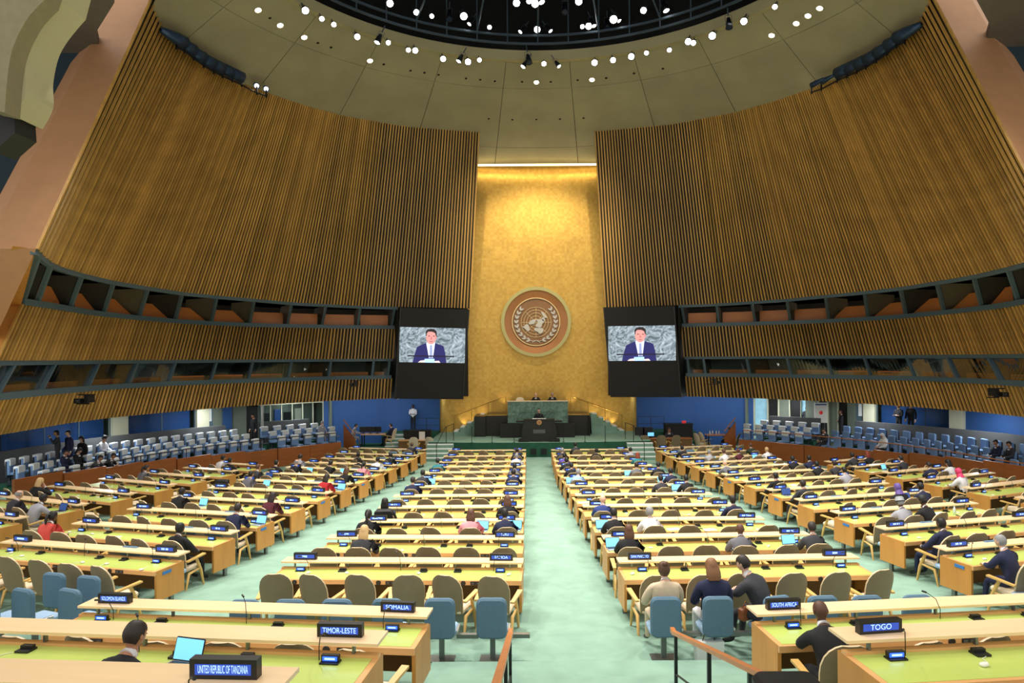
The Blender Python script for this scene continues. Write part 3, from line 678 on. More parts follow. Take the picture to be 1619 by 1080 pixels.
for side in (-1, 1):
    f = mir if side > 0 else (lambda p: p); S = 'left' if side < 0 else 'right'
    for rn, (offz, groups) in rowsL.items():
        for gi, g in enumerate(groups):
            P = [at_off(x, y, offz) for x, y in g]; P = smooth(P, 1)
            d = [0]
            for i in range(1, len(P)): d.append(d[-1] + (P[i] - P[i-1]).length)
            n = int(d[-1] / .62); zf = H + offz - .95
            # tier
            A = off(P, -.55); B = off(P, .45); mb = MB(); k = len(P)
            mb.add([f(Vector((p.x, p.y, zf))) for p in A + B] + [f(Vector((p.x, p.y, -.1))) for p in A + B],
                   [(i, i+1, k+i+1, k+i) for i in range(k-1)] + [(i, i+1, 2*k+i+1, 2*k+i) for i in range(k-1)] + [(0, k, 3*k, 2*k), (k-1, 2*k-1, 4*k-1, 3*k-1)])
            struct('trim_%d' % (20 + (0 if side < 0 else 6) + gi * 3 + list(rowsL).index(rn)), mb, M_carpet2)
            for j in range(n + 1):
                s = d[-1] * j / n; p = Vector((interp(s, d, [q.x for q in P]), interp(s, d, [q.y for q in P]), zf))
                q = Vector((interp(s + .1, d, [q.x for q in P]), interp(s + .1, d, [q.y for q in P]), zf)); t = (q - p).normalized()
                nrm = Vector((t.y, -t.x, 0)); 
                if (p - Vector((.65, 31, 0))).dot(nrm) > 0: nrm = -nrm
                p = f(p); nn = Vector((-nrm.x if side > 0 else nrm.x, nrm.y, 0)); nn = (nn + Vector((0, .35, 0))).normalized()
                rz = math.atan2(-nn.x, nn.y)
                fromstage = n - j + 1
                cover = (side < 0) or gi == 1
                side_spots.append((p, rz, side))
                o = empty('auditorium_chair', p, rz, label='%s seat, %s from the stage, %s row, %s %s side group' % ('white-covered blue' if cover else 'plain light blue', ORD[fromstage], rn, 'nearer' if gi == 0 else 'farther', S), cat='seat', group='blue seats along the %s wall' % S)
                inst(SF, 'shell', o); inst(SB, 'backrest', o); inst(SS, 'seat', o, (0, .12, 0))
                if cover: inst(SCV, 'headrest_cover', o)
    # low grey wall behind the rear row and parapet in front
    Pr = [at_off(x, y, -3.88) for x, y in rowsL['rear'][1][0]]; Pr2 = [at_off(x, y, -3.88) for x, y in rowsL['rear'][1][1]]
    for i, P in enumerate((Pr, Pr2)):
        Q = off(P, .75); A = [Vector((p.x, p.y, .1)) for p in Q]; B = [Vector((p.x, p.y, H - 3.62)) for p in Q]
        struct('trim_%d' % (32 + i + (2 if side > 0 else 0)), ribbon(A, B, .15, side > 0), M_grey)
    Pf = [at_off(x, y, -4.28) for x, y in [(40, 751)] + rowsL['front'][1][0]] + [at_off(x, y, -4.28) for x, y in rowsL['front'][1][1]]
    Q = off(smooth(Pf, 1), -1.15); Q = [Q[0] + (Q[0] - Q[1]) * 1.6] + Q
    pw = empty('trim_%d' % (36 if side < 0 else 37)); tag(pw, kind='structure')
    d = [0]
    for i in range(1, len(Q)): d.append(d[-1] + (Q[i] - Q[i-1]).length)
    n = int(d[-1] / 1.9)
    for j in range(n):
        pa = [Vector((interp(d[-1]*(j + u)/n, d, [q.x for q in Q]), interp(d[-1]*(j + u)/n, d, [q.y for q in Q]), 0)) for u in (.004, .996)]
        zz = .98 + gz(pa[0].x, pa[0].y) * .9
        wallseg(pw, f(pa[0]), f(pa[1]), 0, zz, .12, M_brown, 'timber_panel', .0 if j % 3 else .06)
    rl = MB(); PR = [f(p + Vector((0, 0, H - 4.28 + .02 - p.z))) for p in off(Pf, -.62)]
    PR = PR[:]
    rr = empty('guard_rail', PR[0], label='thin guard rail in front of the %s side seats' % S, cat='railing')
    MB().tube([p - PR[0] for p in PR], .025, 6).build('top_rail', M_rail if side > 0 else M_black, rr)
    for p in PR: MB().tube([p - PR[0], p - PR[0] - Vector((0, 0, .85))], .02, 5).build('post', M_black, rr)

# ------------------------------------------------------------------ stage
st = MB(); K = 24; ed = []
for i in range(K + 1):
    x = -5.9 + 13.1 * i / K; ed.append((x, 39.6 + .012 * (x - .65) ** 2))
n = K + 1; vs = [(x, y, .85) for x, y in ed] + [(x, 46, .85) for x, y in ed]; st.add(vs, [(i, i+1, n+i+1, n+i) for i in range(K)], 0)
vs = [(x, y, .85) for x, y in ed] + [(x, y + .02, -.05) for x, y in ed]; st.add(vs, [(n+i, n+i+1, i+1, i) for i in range(K)], 1)
st.add([(-5.9, ed[0][1], .85), (-5.9, 46, .85), (-5.9, 46, -.05), (-5.9, ed[0][1], -.05)], [(0, 1, 2, 3)], 1); st.add([(7.2, ed[0][1], .85), (7.2, 46, .85), (7.2, 46, -.05), (7.2, ed[0][1], -.05)], [(3, 2, 1, 0)], 1)
struct('stage', st, [M_carpet, M_carpet2])
for px in (843.5, 860):
    p = at_y(px, 714, 39.58); tag(MB().box((-.2, -.02, -.2), (.2, .02, .2)).box((-.17, -.03, -.17), (.17, -.02, .17), 1).build('vent', [M_carpet2, M_dark], None, p), 'dark square vent in the stage front, %s of the two' % ('left' if px < 850 else 'right'), 'vent', 'vents in the stage front')
# front stairs and landing stairs
for side in (-1, 1):
    f = mir if side > 0 else (lambda p: p); S = 'left' if side < 0 else 'right'
    ss = empty('stage_steps', f(Vector((-5.1, 38.2, 0))), label='short flight of white-edged steps up to the %s of the stage' % S, cat='steps')
    for i in range(4):
        z = .21 * (i + 1); MB().box((-.75, i*.36, 0), (.75, 1.45, z - .02)).build('step', M_carpet, ss)
        MB().box((-.75, i*.36 - .01, z - .06), (.75, i*.36 + .19, z)).build('nosing', M_white, ss)
    s2 = empty('landing_steps', f(Vector((-8.3, 41.6, 0))), label='white-edged steps up to the %s landing by the blue wall' % S, cat='steps')
    for i in range(5):
        z = .2 * (i + 1); MB().box((-.55, i*.34, 0), (.55, 2.0, z - .02)).build('step', M_carpet, s2)
        MB().box((-.55, i*.34 - .01, z - .06), (.55, i*.34 + .19, z)).build('nosing', M_white, s2)
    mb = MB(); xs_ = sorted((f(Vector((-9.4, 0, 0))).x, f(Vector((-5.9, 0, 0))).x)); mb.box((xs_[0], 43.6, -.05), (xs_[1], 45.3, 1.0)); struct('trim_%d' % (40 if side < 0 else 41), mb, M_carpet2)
    # stairs from the stage up to the dais
    s3 = empty('dais_steps', f(Vector((-2.75, 44.3, .85))), label='white-edged curving steps from the stage to the %s of the dais' % S, cat='steps')
    sg = -side * -1
    for i in range(5):
        x0 = -2.05 + i*.42
        a, b = (x0, 0.02) if side < 0 else (0.0 - .02, -x0)
        z = .26 * (i + 1)
        MB().box((min(a, b), -.15 - (4-i)*.12, 0), (max(a, b), .9, z - .03)).build('step', M_carpet, s3)
        e0, e1 = (x0 - .01, x0 + .26) if side < 0 else (-x0 - .26, -x0 + .01)
        MB().box((e0, -.16 - (4-i)*.12, z - .04), (e1 , .9, z)).build('nosing', M_white, s3)
    br = empty('brass_handrail', f(Vector((-4.9, 45.3, .85))), label='brass handrail rising along the gold wall, %s side' % S, cat='railing')
    pts = [Vector((0, 0, 1.07)), Vector((0.02, -.02, 1.1)), Vector((3.4, 0, 2.4))]
    if side > 0: pts = [Vector((-p.x, p.y, p.z)) for p in pts]
    MB().tube(pts, .03, 6).build('rail', M_gold, br)
    for t in (0, .33, .66, 1):
        p = pts[0].lerp(pts[-1], t); MB().tube([(p.x, p.y, t*1.2), p], .018, 5).build('post', M_gold, br)
    for i, x in enumerate((-4.3, -3.7, -3.0, -2.3, -1.6)):
        c = f(Vector((x, 45.5 , .9 + (1.1 * max(0, i - 1) / 3))))
        tag(MB().lathe([(.06, 0), (.08, .15), (.06, .15), (.05, .1), (.001, .1)], 10).build('uplight', M_gold, None, c), 'small uplight at the foot of the gold wall, %s from the %s edge' % (ORD[i+1], S), 'light', 'uplights of the gold wall')
        lamp('SPOT', 'uplight_lamp', c + Vector((0, -.05, .2)), 90, (1, .82, .5), c + Vector((0, .35, 2.2)), spot_size=R_(70), spot_blend=.8, shadow_soft_size=.04)
    rp = empty('stage_railing', f(Vector((-4.6, 39.7, .85))), label='thin black railing by the %s front steps of the stage' % S, cat='railing')
    P = [Vector((-.55, -1.6, .1)), Vector((-.2, 0, .95)), Vector((.1, 1.2, 1.0))]
    if side > 0: P = [Vector((-p.x, p.y, p.z)) for p in P]
    MB().tube(P, .02, 5).build('rail', M_black, rp)
    for p in P: MB().tube([p, (p.x, p.y, -.85 if p.y < -1 else 0)], .02, 5).build('post', M_black, rp)
for j, px in enumerate((746, 778, 813, 891, 925, 957)):
    p = at_y(px, 699, 39.75); p.z = .85; tag(MB().tube([(0, 0, 0), (0, 0, .95)], .018, 6).tube([(0, 0, 0), (0, 0, .02)], .06, 8).build('stanchion', M_black, None, p), 'thin black stanchion on the stage edge, %s from the left' % ORD[j+1], 'stanchion', 'stanchions along the stage edge')
# dais
da = empty('dais', (.55, 42.7, .85), label='long black dais block carrying the marble desk', cat='dais')
MB().box((-3.25, .35, 0), (3.25, 3.0, 1.30)).build('body', M_podium, da)
MB().box((-3.95, -.0, 0), (-3.25, 2.2, 1.28)).build('side_wing', M_podium, da); MB().box((3.25, 0, 0), (3.3, 2.2, 1.28)).build('side_wing', M_podium, da)
MB().box((-3.3, .32, 1.30), (-1.95, .5, 1.34)).build('brass_cap', M_gold, da); MB().box((1.95, .32, 1.30), (3.3, .5, 1.34)).build('brass_cap', M_gold, da)
MB().box((-2.3, -.62, 0), (2.3, -.01, .86)).build('desk_plinth', M_podium, da)
md = empty('marble_desk', (.58, 42.25, 1.73), label='green marble presidential desk high on the dais', cat='desk')
for i in range(5):
    for j in range(2):
        MB().box((-1.87 + i*.748 + .004, 0, j*.665 + .004), (-1.87 + (i+1)*.748 - .004, .08, (j+1)*.665 - .004)).build('marble_slab', M_marble, md, rz=0).rotation_euler = (0, 0, 0)
MB().box((-1.87, .08, 0), (1.87, .14, 1.33)).build('core', M_podium, md); MB().box((-1.9, -.02, 1.33), (1.9, .72, 1.36)).build('desk_top', M_cream, md)
for x in (-1.87, 1.79): MB().box((x, .14, .0), (x + .08, .7, 1.33)).build('desk_side', M_marble, md)
# lectern
le = empty('lectern', (.62, 39.95, .85), label='tall black stone speaker lectern at the front of the stage', cat='lectern')
MB().prism([(-1.05, 0), (1.05, 0), (1.0, .75), (.88, 1.28), (-.88, 1.28), (-1.0, .75)], (0, .55)).build('body', M_podium, le)
MB().box((-1.2, -.12, 0), (-.6, .6, .14)).build('plinth', M_podium, le); MB().box((.6, -.12, 0), (1.2, .6, .14)).build('plinth', M_podium, le)
MB().box((-.92, -.06, 1.28), (.92, .5, 1.33)).build('top', M_black, le)
MB().box((-1.35, .2, 1.12), (-.9, .6, 1.2)).build('side_shelf', M_dark, le); MB().box((.9, .2, 1.12), (1.35, .6, 1.2)).build('side_shelf', M_dark, le)
o = MB().lathe([(.17, 0), (.17, .03), (.14, .04), (.001, .04)], 20).build('emblem', M_bronze, le, (0, -.0, 1.14)); o.rotation_euler = (R_(90), 0, 0)
for k in range(12):
    a = 2*math.pi*k/12; 
MB().lathe([(.12, 0), (.12, .015), (.10, .015), (.10, 0)], 20).build('emblem_wreath', M_eline, le, (0, -.042, 1.14)).rotation_euler = (R_(90), 0, 0)
MB().box((-.35, -.03, .5), (.35, 0, .72)).build('name_panel', M_grey, le)
for x in (-.12, .12): MB().tube([(x, .1, 1.33), (x, .02, 1.5), (x*.6, .12, 1.62)], .008, 5).tube([(x*.6, .12, 1.62), (x*.55, .15, 1.66)], .016, 6).build('microphone', M_black, le)
MB().box((-.4, .1, 1.331), (.4, .4, 1.345)).build('speech_papers', M_paper, le)

# ------------------------------------------------------------------ emblem
ec = at_y(847.5, 509, 45.75); EM = empty('wall_emblem', ec, label='large round bronze emblem with silver world map and laurel wreath', cat='emblem')
def disc(r0, r1, y0, y1, n=64):
    mb = MB(); vs = []
    for r, y in ((r0, y1), (r0, y0), (r1, y0), (r1, y1)):
        for k in range(n): t = 2*math.pi*k/n; vs.append((r*math.cos(t), y, r*math.sin(t)))
    return mb.add(vs, [(j*n+k, j*n+(k+1) % n, ((j+1) % 4)*n+(k+1) % n, ((j+1) % 4)*n+k) for j in range(4) for k in range(n)])
q = 2.34 / 415
disc(376*q, 415*q, -.22, .3).build('outer_ring', M_ering, EM)
mb = MB(); n = 64; vs = [(r*math.cos(2*math.pi*k/n), y, r*math.sin(2*math.pi*k/n)) for r, y in ((378*q, -.14), (286*q, .0)) for k in range(n)]
mb.add(vs, [(k, (k+1) % n, n+(k+1) % n, n+k) for k in range(n)], 0, True).build('dish', M_bronze, EM)
disc(278*q, 288*q, -.1, .1).build('inner_ring', M_eline, EM)
mb = MB(); mb.add([(283*q*math.cos(2*math.pi*k/n), 0, 283*q*math.sin(2*math.pi*k/n)) for k in range(n)], [tuple(range(n))]).build('disc', M_bronze2, EM)
for r in (40, 75, 110, 145, 178): disc((r-2.2)*q, (r+2.2)*q, -.05, 0, 48).build('grid_circle', M_eline, EM, (0, 0, -5*q))
for k in range(4):
    a = k*math.pi/4; o = MB().box((-178*q, -.04, -1.8*q), (178*q, 0, 1.8*q)).build('grid_line', M_eline, EM, (0, 0, -5*q)); o.rotation_euler = (0, a, 0)
conts = [[(430,560),(450,535),(470,522),(495,516),(520,520),(512,540),(500,565),(470,575),(440,576)], [(350,600),(378,600),(400,572),(428,578),(440,605),(447,640),(425,656),(405,645),(385,622)], [(515,520),(560,514),(600,512),(612,530),(615,552),(592,572),(588,600),(570,615),(540,610),(515,600),(520,575),(540,560),(535,535)], [(495,630),(515,616),(560,618),(600,622),(608,650),(590,680),(560,686),(535,662),(500,648)], [(575,430),(598,428),(620,452),(645,480),(650,500),(622,498),(602,470)], [(585,500),(610,485),(628,520),(618,545),(598,530)]]
for c in conts:
    MB().prism([((x - 520)*q, (545 - z)*q) for x, z in c], (-.11, -.0)).build('continent', M_silver, EM)
for sg in (-1, 1):
    for k in range(9):
        a = R_(-72 + k * 13.5)
        for s in (-1, 1):
            rr = 232*q; c = (sg*rr*math.cos(a), rr*math.sin(a))
            # leaf pointing along the branch, opened outward/inward
            t = a + math.pi/2 - s * .5; L = 52*q; W = 11*q
            d = (sg*math.cos(t), math.sin(t)); nrm = (-d[1], d[0])
            pl = [c, (c[0]+d[0]*L*.35+nrm[0]*W, c[1]+d[1]*L*.35+nrm[1]*W), (c[0]+d[0]*L*.75+nrm[0]*W*.7, c[1]+d[1]*L*.75+nrm[1]*W*.7), (c[0]+d[0]*L, c[1]+d[1]*L), (c[0]+d[0]*L*.75-nrm[0]*W*.7, c[1]+d[1]*L*.75-nrm[1]*W*.7), (c[0]+d[0]*L*.35-nrm[0]*W, c[1]+d[1]*L*.35-nrm[1]*W)]
            MB().prism(pl, (-.1, 0)).build('laurel_leaf', M_silver, EM)
    pts = [(sg*232*q*math.cos(R_(a)), -.05, 232*q*math.sin(R_(a))) for a in range(-80, 40, 10)]
    MB().tube([(-sg*50*q, -.05, -245*q)] + [(0, -.05, -222*q)] + pts, 4*q, 5).build('laurel_stem', M_silver, EM)

# ------------------------------------------------------------------ big screens
def picture(par, w, h, y):
    """the speaker's picture shown on the screen: flat coloured layers"""
    def L(poly, m, k, nm): MB().prism([((x - 160) / 690 * w - w/2, (607 - z) / 364 * h) for x, z in poly], (y - .006 - k*.004, y - .002 - k*.004)).build(nm, m, par)
    def EL(cx, cz, rx, rz, m, k, nm, n=20): L([(cx + rx*math.cos(2*math.pi*i/n), cz + rz*math.sin(2*math.pi*i/n)) for i in range(n)][::-1], m, k, nm)
    e = lambda nm, c: mat(nm, c, .5, emit=1.0)
    MB().box((-w/2, y - .006, 0), (w/2, y, h)).build('screen_picture', M_scr, par)
    L([(300,607),(320,520),(345,445),(400,418),(440,400),(530,400),(570,415),(620,430),(640,500),(655,607)], e('picture suit', (34, 34, 92)), 1, 'pictured_suit')
    L([(438,402),(452,395),(520,395),(532,402),(512,560),(470,560)], e('picture shirt', (206, 212, 236)), 2, 'pictured_shirt')
    L([(478,425),(500,425),(508,560),(476,560)], e('picture tie', (140, 150, 190)), 3, 'pictured_tie')
    EL(488, 345, 52, 72, e('picture face', (206, 142, 138)), 3, 'pictured_face')
    EL(540, 345, 8, 18, e('picture ear', (196, 120, 120)), 4, 'pictured_ear')
    L([(434,330),(430,290),(445,265),(480,255),(520,258),(545,280),(548,325),(538,330),(532,300),(500,285),(460,285),(444,300),(440,335)], e('picture hair', (38, 28, 34)), 5, 'pictured_hair')
    for x in (468, 518): EL(x, 330, 9, 5, e('picture eye', (50, 30, 40)), 5, 'pictured_eye', 10)
    L([(486,335),(494,335),(502,368),(480,368)], e('picture nose', (178, 112, 110)), 5, 'pictured_nose'); L([(472,383),(510,383),(506,391),(476,391)], e('picture mouth', (150, 80, 88)), 5, 'pictured_mouth')
    L([(245,533),(735,533),(735,546),(245,546)], e('picture bar', (26, 22, 40)), 6, 'pictured_lectern_edge')
    L([(425,568),(528,566),(530,607),(425,607)], M_glyph, 6, 'pictured_papers'); L([(355,607),(380,588),(425,582),(425,607)], e('picture hand', (224, 200, 200)), 6, 'pictured_hand'); L([(530,590),(575,586),(592,607),(530,607)], e('picture hand', (224, 200, 200)), 6, 'pictured_hand')
for side in (-1, 1):
    S = 'left' if side < 0 else 'right'
    if side < 0: tl, tr, bl, br = at_y(635, 487, 41.6), at_y(740, 489, 42.3), at_y(623, 630, 41.9), at_y(733, 632, 42.6)
    else: tr, tl, br, bl = at_y(1064, 484, 41.6), at_y(956, 486, 42.3), at_y(1078, 628, 41.9), at_y(965, 628, 42.6)
    xx = ((tr - tl) + (br - bl)) / 2; wid = xx.length; ux = xx.normalized(); zz = ((tl - bl) + (tr - br)) / 2; hei = zz.length; uy = -ux.cross(zz).normalized()
    uy = Vector(uy); uz = ux.cross(uy).normalized()
    if uy.y < 0: uy = -uy; 
    uz = ux.cross(uy)
    if uz.z < 0: uz = -uz
    zl = zz.dot(uz); sh = zz.dot(ux) / zl
    o = empty('video_screen', (bl + br) / 2, label='huge hanging video screen to the %s of the gold wall showing the speaker' % S, cat='screen')
    o.rotation_euler = Matrix((ux, uy, uz)).transposed().to_euler()
    k = sh * zl
    vs = [(-wid/2, 0, 0), (wid/2, 0, 0), (wid/2 + k, 0, zl), (-wid/2 + k, 0, zl)]
    vs += [(x*.99, .55, z) for x, y, z in vs]
    MB().add(vs, [(0,1,2,3),(7,6,5,4),(0,4,5,1),(1,5,6,2),(2,6,7,3),(3,7,4,0)]).build('housing', M_dark, o)
    MB().box((-.5, .5, zl*.45), (.5, 1.9, zl*.65)).build('wall_bracket', M_dark, o)
    for a, b in (((-wid/2 - .04, 0), (-wid/2 + k - .04, zl)), ((wid/2 - .04, 0), (wid/2 + k - .04, zl))):
        MB().add([(a[0], -.05, a[1]), (a[0] + .08, -.05, a[1]), (b[0] + .08, -.05, b[1]), (b[0], -.05, b[1]), (a[0], 0, a[1]), (a[0] + .08, 0, a[1]), (b[0] + .08, 0, b[1]), (b[0], 0, b[1])], [(0,1,2,3),(0,4,5,1),(1,5,6,2),(2,6,7,3),(3,7,4,0)]).build('frame_edge', M_black, o)
    pc = empty('display', (0, 0, 0)); pc.parent = o
    bpy.data.objects.remove(pc)
    z0 = zl * (.405); hh = zl * .385; ww = wid * .965
    sub = MB().box((-ww/2 - .03, -.02, -.03), (ww/2 + .03, -.004, hh + .03)).build('display', M_black, o, (k * .55, 0, z0))
    picture(sub, ww, hh, -.021)
# remote cameras on the gallery fascia
for (px, py, Y, txt) in ((137, 631, 25.2, 'near the lit booths on the left fascia'), (563, 606, 40.6, 'on the far end of the left fascia'), (1130, 603, 40.6, 'on the far end of the right fascia'), (1575, 621, 26.2, 'on the near part of the right fascia')):
    p = at_y(px, py, Y); s = 1.0; o = empty('remote_camera', p, label='black remote camera on an arm ' + txt, cat='camera')
    sg = 1 if px < 835 else -1
    p2 = lambda x, y, z: (sg*x, y, z)
    MB().box((-.08, -.1, -.25), (.08, .1, .25)).build('mount', M_black, o); MB().box((-.45, -.05, .2), (.45, .05, .26)).build('arm', M_black, o)
    MB().box((-.5, -.05, -.28), (.15, .05, -.22)).build('cradle', M_black, o)
    o.scale = (.7, .7, .7); b = MB().rbox((-.16, -.25, -.12), (.16, .2, .14), .04).build('camera_body', M_black, o, (-sg*.35, -.05, -.1)); MB().lathe([(.07, 0), (.09, .16), (.05, .16), (.001, .13)], 10).build('lens', M_black, b, (sg*.05, -.22, 0)).rotation_euler = (R_(100), 0, 0)
    MB().box((-.05, 0, -.2), (.05, .6, .2)).build('bracket', M_black, o)
# ------------------------------------------------------------------ furniture of the floor: shared meshes
def backmesh(near=True):
    """beige delegate chair back: rounded shell, concave, reclined"""
    mb = MB(); nx, nz = (10, 8) if near else (6, 5); W = .285
    def pt(u, v, layer):
        z = v * .72; half = W * (.88 + .12 * min(1, v * 1.8))
        if v > .5:
            t = (v - .5) / .5; half *= max(0.0, 1 - t ** 2.6) ** .42 if t < 1 else .0
        x = u * half
        y = -.21 - z * .24 + .055 * (u * half / W) ** 2
        if layer == 1: y -= .045 * (1 - .35 * abs(u) ** 3)
        return (x, y, .38 + z)
    vv = [0, .18, .36, .5, .64, .78, .88, .95, .985][:nz + 1] if near else [0, .3, .55, .8, .93, .985]
    nz = len(vv) - 1
    for layer in (0, 1):
        vs = [pt(-1 + 2*i/nx, v, layer) for v in vv for i in range(nx + 1)]
        fs = [(j*(nx+1)+i, j*(nx+1)+i+1, (j+1)*(nx+1)+i+1, (j+1)*(nx+1)+i) for j in range(nz) for i in range(nx)]
        if layer == 0: fs = [f[::-1] for f in fs]
        mb.add(vs, fs, 1 if layer == 0 else 0, True)
    A = [pt(-1, v, 0) for v in vv] + [pt(-1 + 2*i/nx, vv[-1], 0) for i in range(1, nx)] + [pt(1, v, 0) for v in vv[::-1]] + [pt(1 - 2*i/nx, 0, 0) for i in range(1, nx)]
    B = [pt(-1, v, 1) for v in vv] + [pt(-1 + 2*i/nx, vv[-1], 1) for i in range(1, nx)] + [pt(1, v, 1) for v in vv[::-1]] + [pt(1 - 2*i/nx, 0, 1) for i in range(1, nx)]
    n = len(A); mb.add(A + B, [(i, n+i, n+(i+1) % n, (i+1) % n) for i in range(n)], 2, False)
    return mb.mesh('backrest', [M_shell, M_cream, M_rim])
ME_BACK = backmesh(True); ME_BACKF = backmesh(False)
ME_SEAT = MB().rbox((-.26, -.24, .37), (.26, .27, .47), .09).mesh('seat', [M_cream])
def armmesh(s):
    mb = MB(); x = s * .32
    mb.add([(x - .035, -.26, .60), (x + .03, -.26, .60), (x + s*.03 + .045, .22, .66), (x + s*.03 - .045, .22, .66), (x - .035, -.26, .63), (x + .03, -.26, .63), (x + s*.03 + .045, .22, .69), (x + s*.03 - .045, .22, .69)],
           [(0,3,2,1),(4,5,6,7),(0,1,5,4),(1,2,6,5),(2,3,7,6),(3,0,4,7)]); return mb.mesh('armrest', [M_cwood])
def legmesh(sx, front):
    x = sx * .30; mb = MB()
    if front: mb.tube([(x, .04, .62), (x, .17, .32), (x + sx*.01, .24, 0)], [.032, .036, .02], 6)
    else: mb.tube([(x, .15, .38), (x, -.18, .34), (x + sx*.01, -.28, 0)], [.022, .034, .02], 6)
    return mb.mesh('leg', [M_cwood])
ME_ARM = [armmesh(-1), armmesh(1)]; ME_LEG = [legmesh(s, f_) for s in (-1, 1) for f_ in (0, 1)]
NCH = [0]
def chair(p, rz, label, group, near):
    NCH[0] += 1; o = empty('delegate_chair', p, rz, label=label, cat='chair', group=group)
    inst(ME_BACK if near else ME_BACKF, 'backrest', o); inst(ME_SEAT, 'seat', o)
    for m in ME_ARM: inst(m, 'armrest', o)
    if near:
        for m in ME_LEG: inst(m, 'leg', o)
    else:
        inst(ME_LEG[1], 'leg', o); inst(ME_LEG[3], 'leg', o); inst(ME_LEG[0], 'leg', o); inst(ME_LEG[2], 'leg', o)
    return o
ME_BB = MB().rbox((-.235, -.30, .40), (.235, -.20, 1.02), .10, axis=1, n=4).mesh('backrest', [M_blue])
ME_BS = MB().rbox((-.23, -.22, .40), (.23, .24, .49), .07).mesh('seat', [M_blue2])
ME_BP = MB().box((-.04, -.1, .0), (.04, -.04, .42)).box((-.2, -.2, 0), (.2, .06, .02)).mesh('post', [M_metal])
ME_BA = MB().rbox((-.02, -.24, .60), (.02, .05, .64), .015).mesh('armrest', [M_steel])
def blue_chair(p, rz, label, group, full=True):
    o = empty('adviser_chair', p, rz, label=label, cat='chair', group=group)
    inst(ME_BB, 'backrest', o); inst(ME_BS, 'seat', o); inst(ME_BP, 'post', o)
    if full: inst(ME_BA, 'armrest', o, (.26, 0, -.12)); MB().box((.24, -.14, .36), (.58, -.06, .42)).build('beam', M_metal, o)
    return o
ME_MIC = MB().tube([(0, 0, 0), (0, .0, .12), (.03, -.04, .24), (.10, -.12, .30)], .005, 5).tube([(.10, -.12, .30), (.14, -.16, .31)], .013, 6).mesh('microphone', [M_black])
ME_UNIT = MB().box((-.09, -.05, 0), (.09, .05, .015)).prism([(-.085, .01), (.085, .01), (.085, .075), (-.085, .075)], (-.01, .03)).box((-.07, -.018, .022), (.07, -.01, .062), 1).box((-.05, -.02, .034), (.05, -.018, .052), 2).mesh('display_unit', [M_black, M_disp, M_glyph])
ME_SOCK = MB().box((-.07, -.06, 0), (.07, .06, .02)).prism([(-.06, 0), (.06, 0), (.06, .05), (-.06, .05)], (.0, .05)).mesh('socket_box', [M_black])
ME_SPK = MB().lathe([(.045, 0), (.045, .012), (.035, .016), (.001, .01)], 14, M=Matrix.Rotation(R_(90), 4, 'X')).mesh('speaker_grille', [M_black])
ME_PLT = MB().box((-.09, -.008, -.03), (.09, 0, .03)).box((-.07, -.011, -.015), (-.02, -.008, .015), 1).box((.02, -.011, -.015), (.07, -.008, .015), 1).mesh('socket_plate', [M_black, M_grey])
ME_EAR = MB().rbox((-.045, -.03, 0), (.045, .03, .03), .028).tube([(.04, 0, .01), (.09, .03, .006), (.12, .10, .006), (.2, .12, .006)], .004, 4).mesh('earpiece', [M_cable])
ME_SIGN = MB().prism([(-.222, 0), (.222, 0), (.222, .128), (-.222, .128)], (-.035, .04)).mesh('casing', [M_black])
ME_SIGS = MB().box((-.185, -.0385, .03), (.185, -.0352, .098)).mesh('screen', [M_dispd])
def glyphs(n, seed):
    """row of small block characters standing in for names too small to read"""
    rr = random.Random(seed); mb = MB(); w_ = .02; tot = n * w_; x = -tot/2
    for k in range(n):
        if rr.random() > .12: mb.box((x, -.041, .047), (x + .013, -.0386, .083))
        x += w_
    return mb.mesh('lettering', [M_glyph])
ME_GL = {n: glyphs(n, n) for n in range(5, 17)}
def textmesh(s, size, wmax):
    c = bpy.data.curves.new('t', 'FONT'); c.body = s; c.size = size; c.align_x = 'CENTER'; c.align_y = 'CENTER'; c.offset = 0
    o = bpy.data.objects.new('t', c); COL.objects.link(o); bpy.context.view_layer.update()
    me = bpy.data.meshes.new_from_object(o.evaluated_get(bpy.context.evaluated_depsgraph_get())); bpy.data.objects.remove(o)
    xs = [v.co.x for v in me.vertices]; w_ = max(xs) - min(xs); k = min(1, wmax / w_)
    for v in me.vertices: v.co = Vector((v.co.x * k, 0, v.co.y))
    me.materials.append(M_glyph); me.name = 'lettering'; return me
def sign(p, rz, place, text=None, n=9):
    if text: lab = 'black lit name sign reading %s on the desk ledge' % text
    else: lab = 'small lit name sign, ' + place
    o = empty('name_sign', p, rz, label=lab, cat='sign', group='lit name signs on the desk ledges')
    inst(ME_SIGN, 'casing', o); s = inst(ME_SIGS, 'screen', o)
    if text: inst(textmesh(text, .074, .33), 'lettering', s, (0, -.0392, .064))
    else: inst(ME_GL[n], 'lettering', s)
    return o
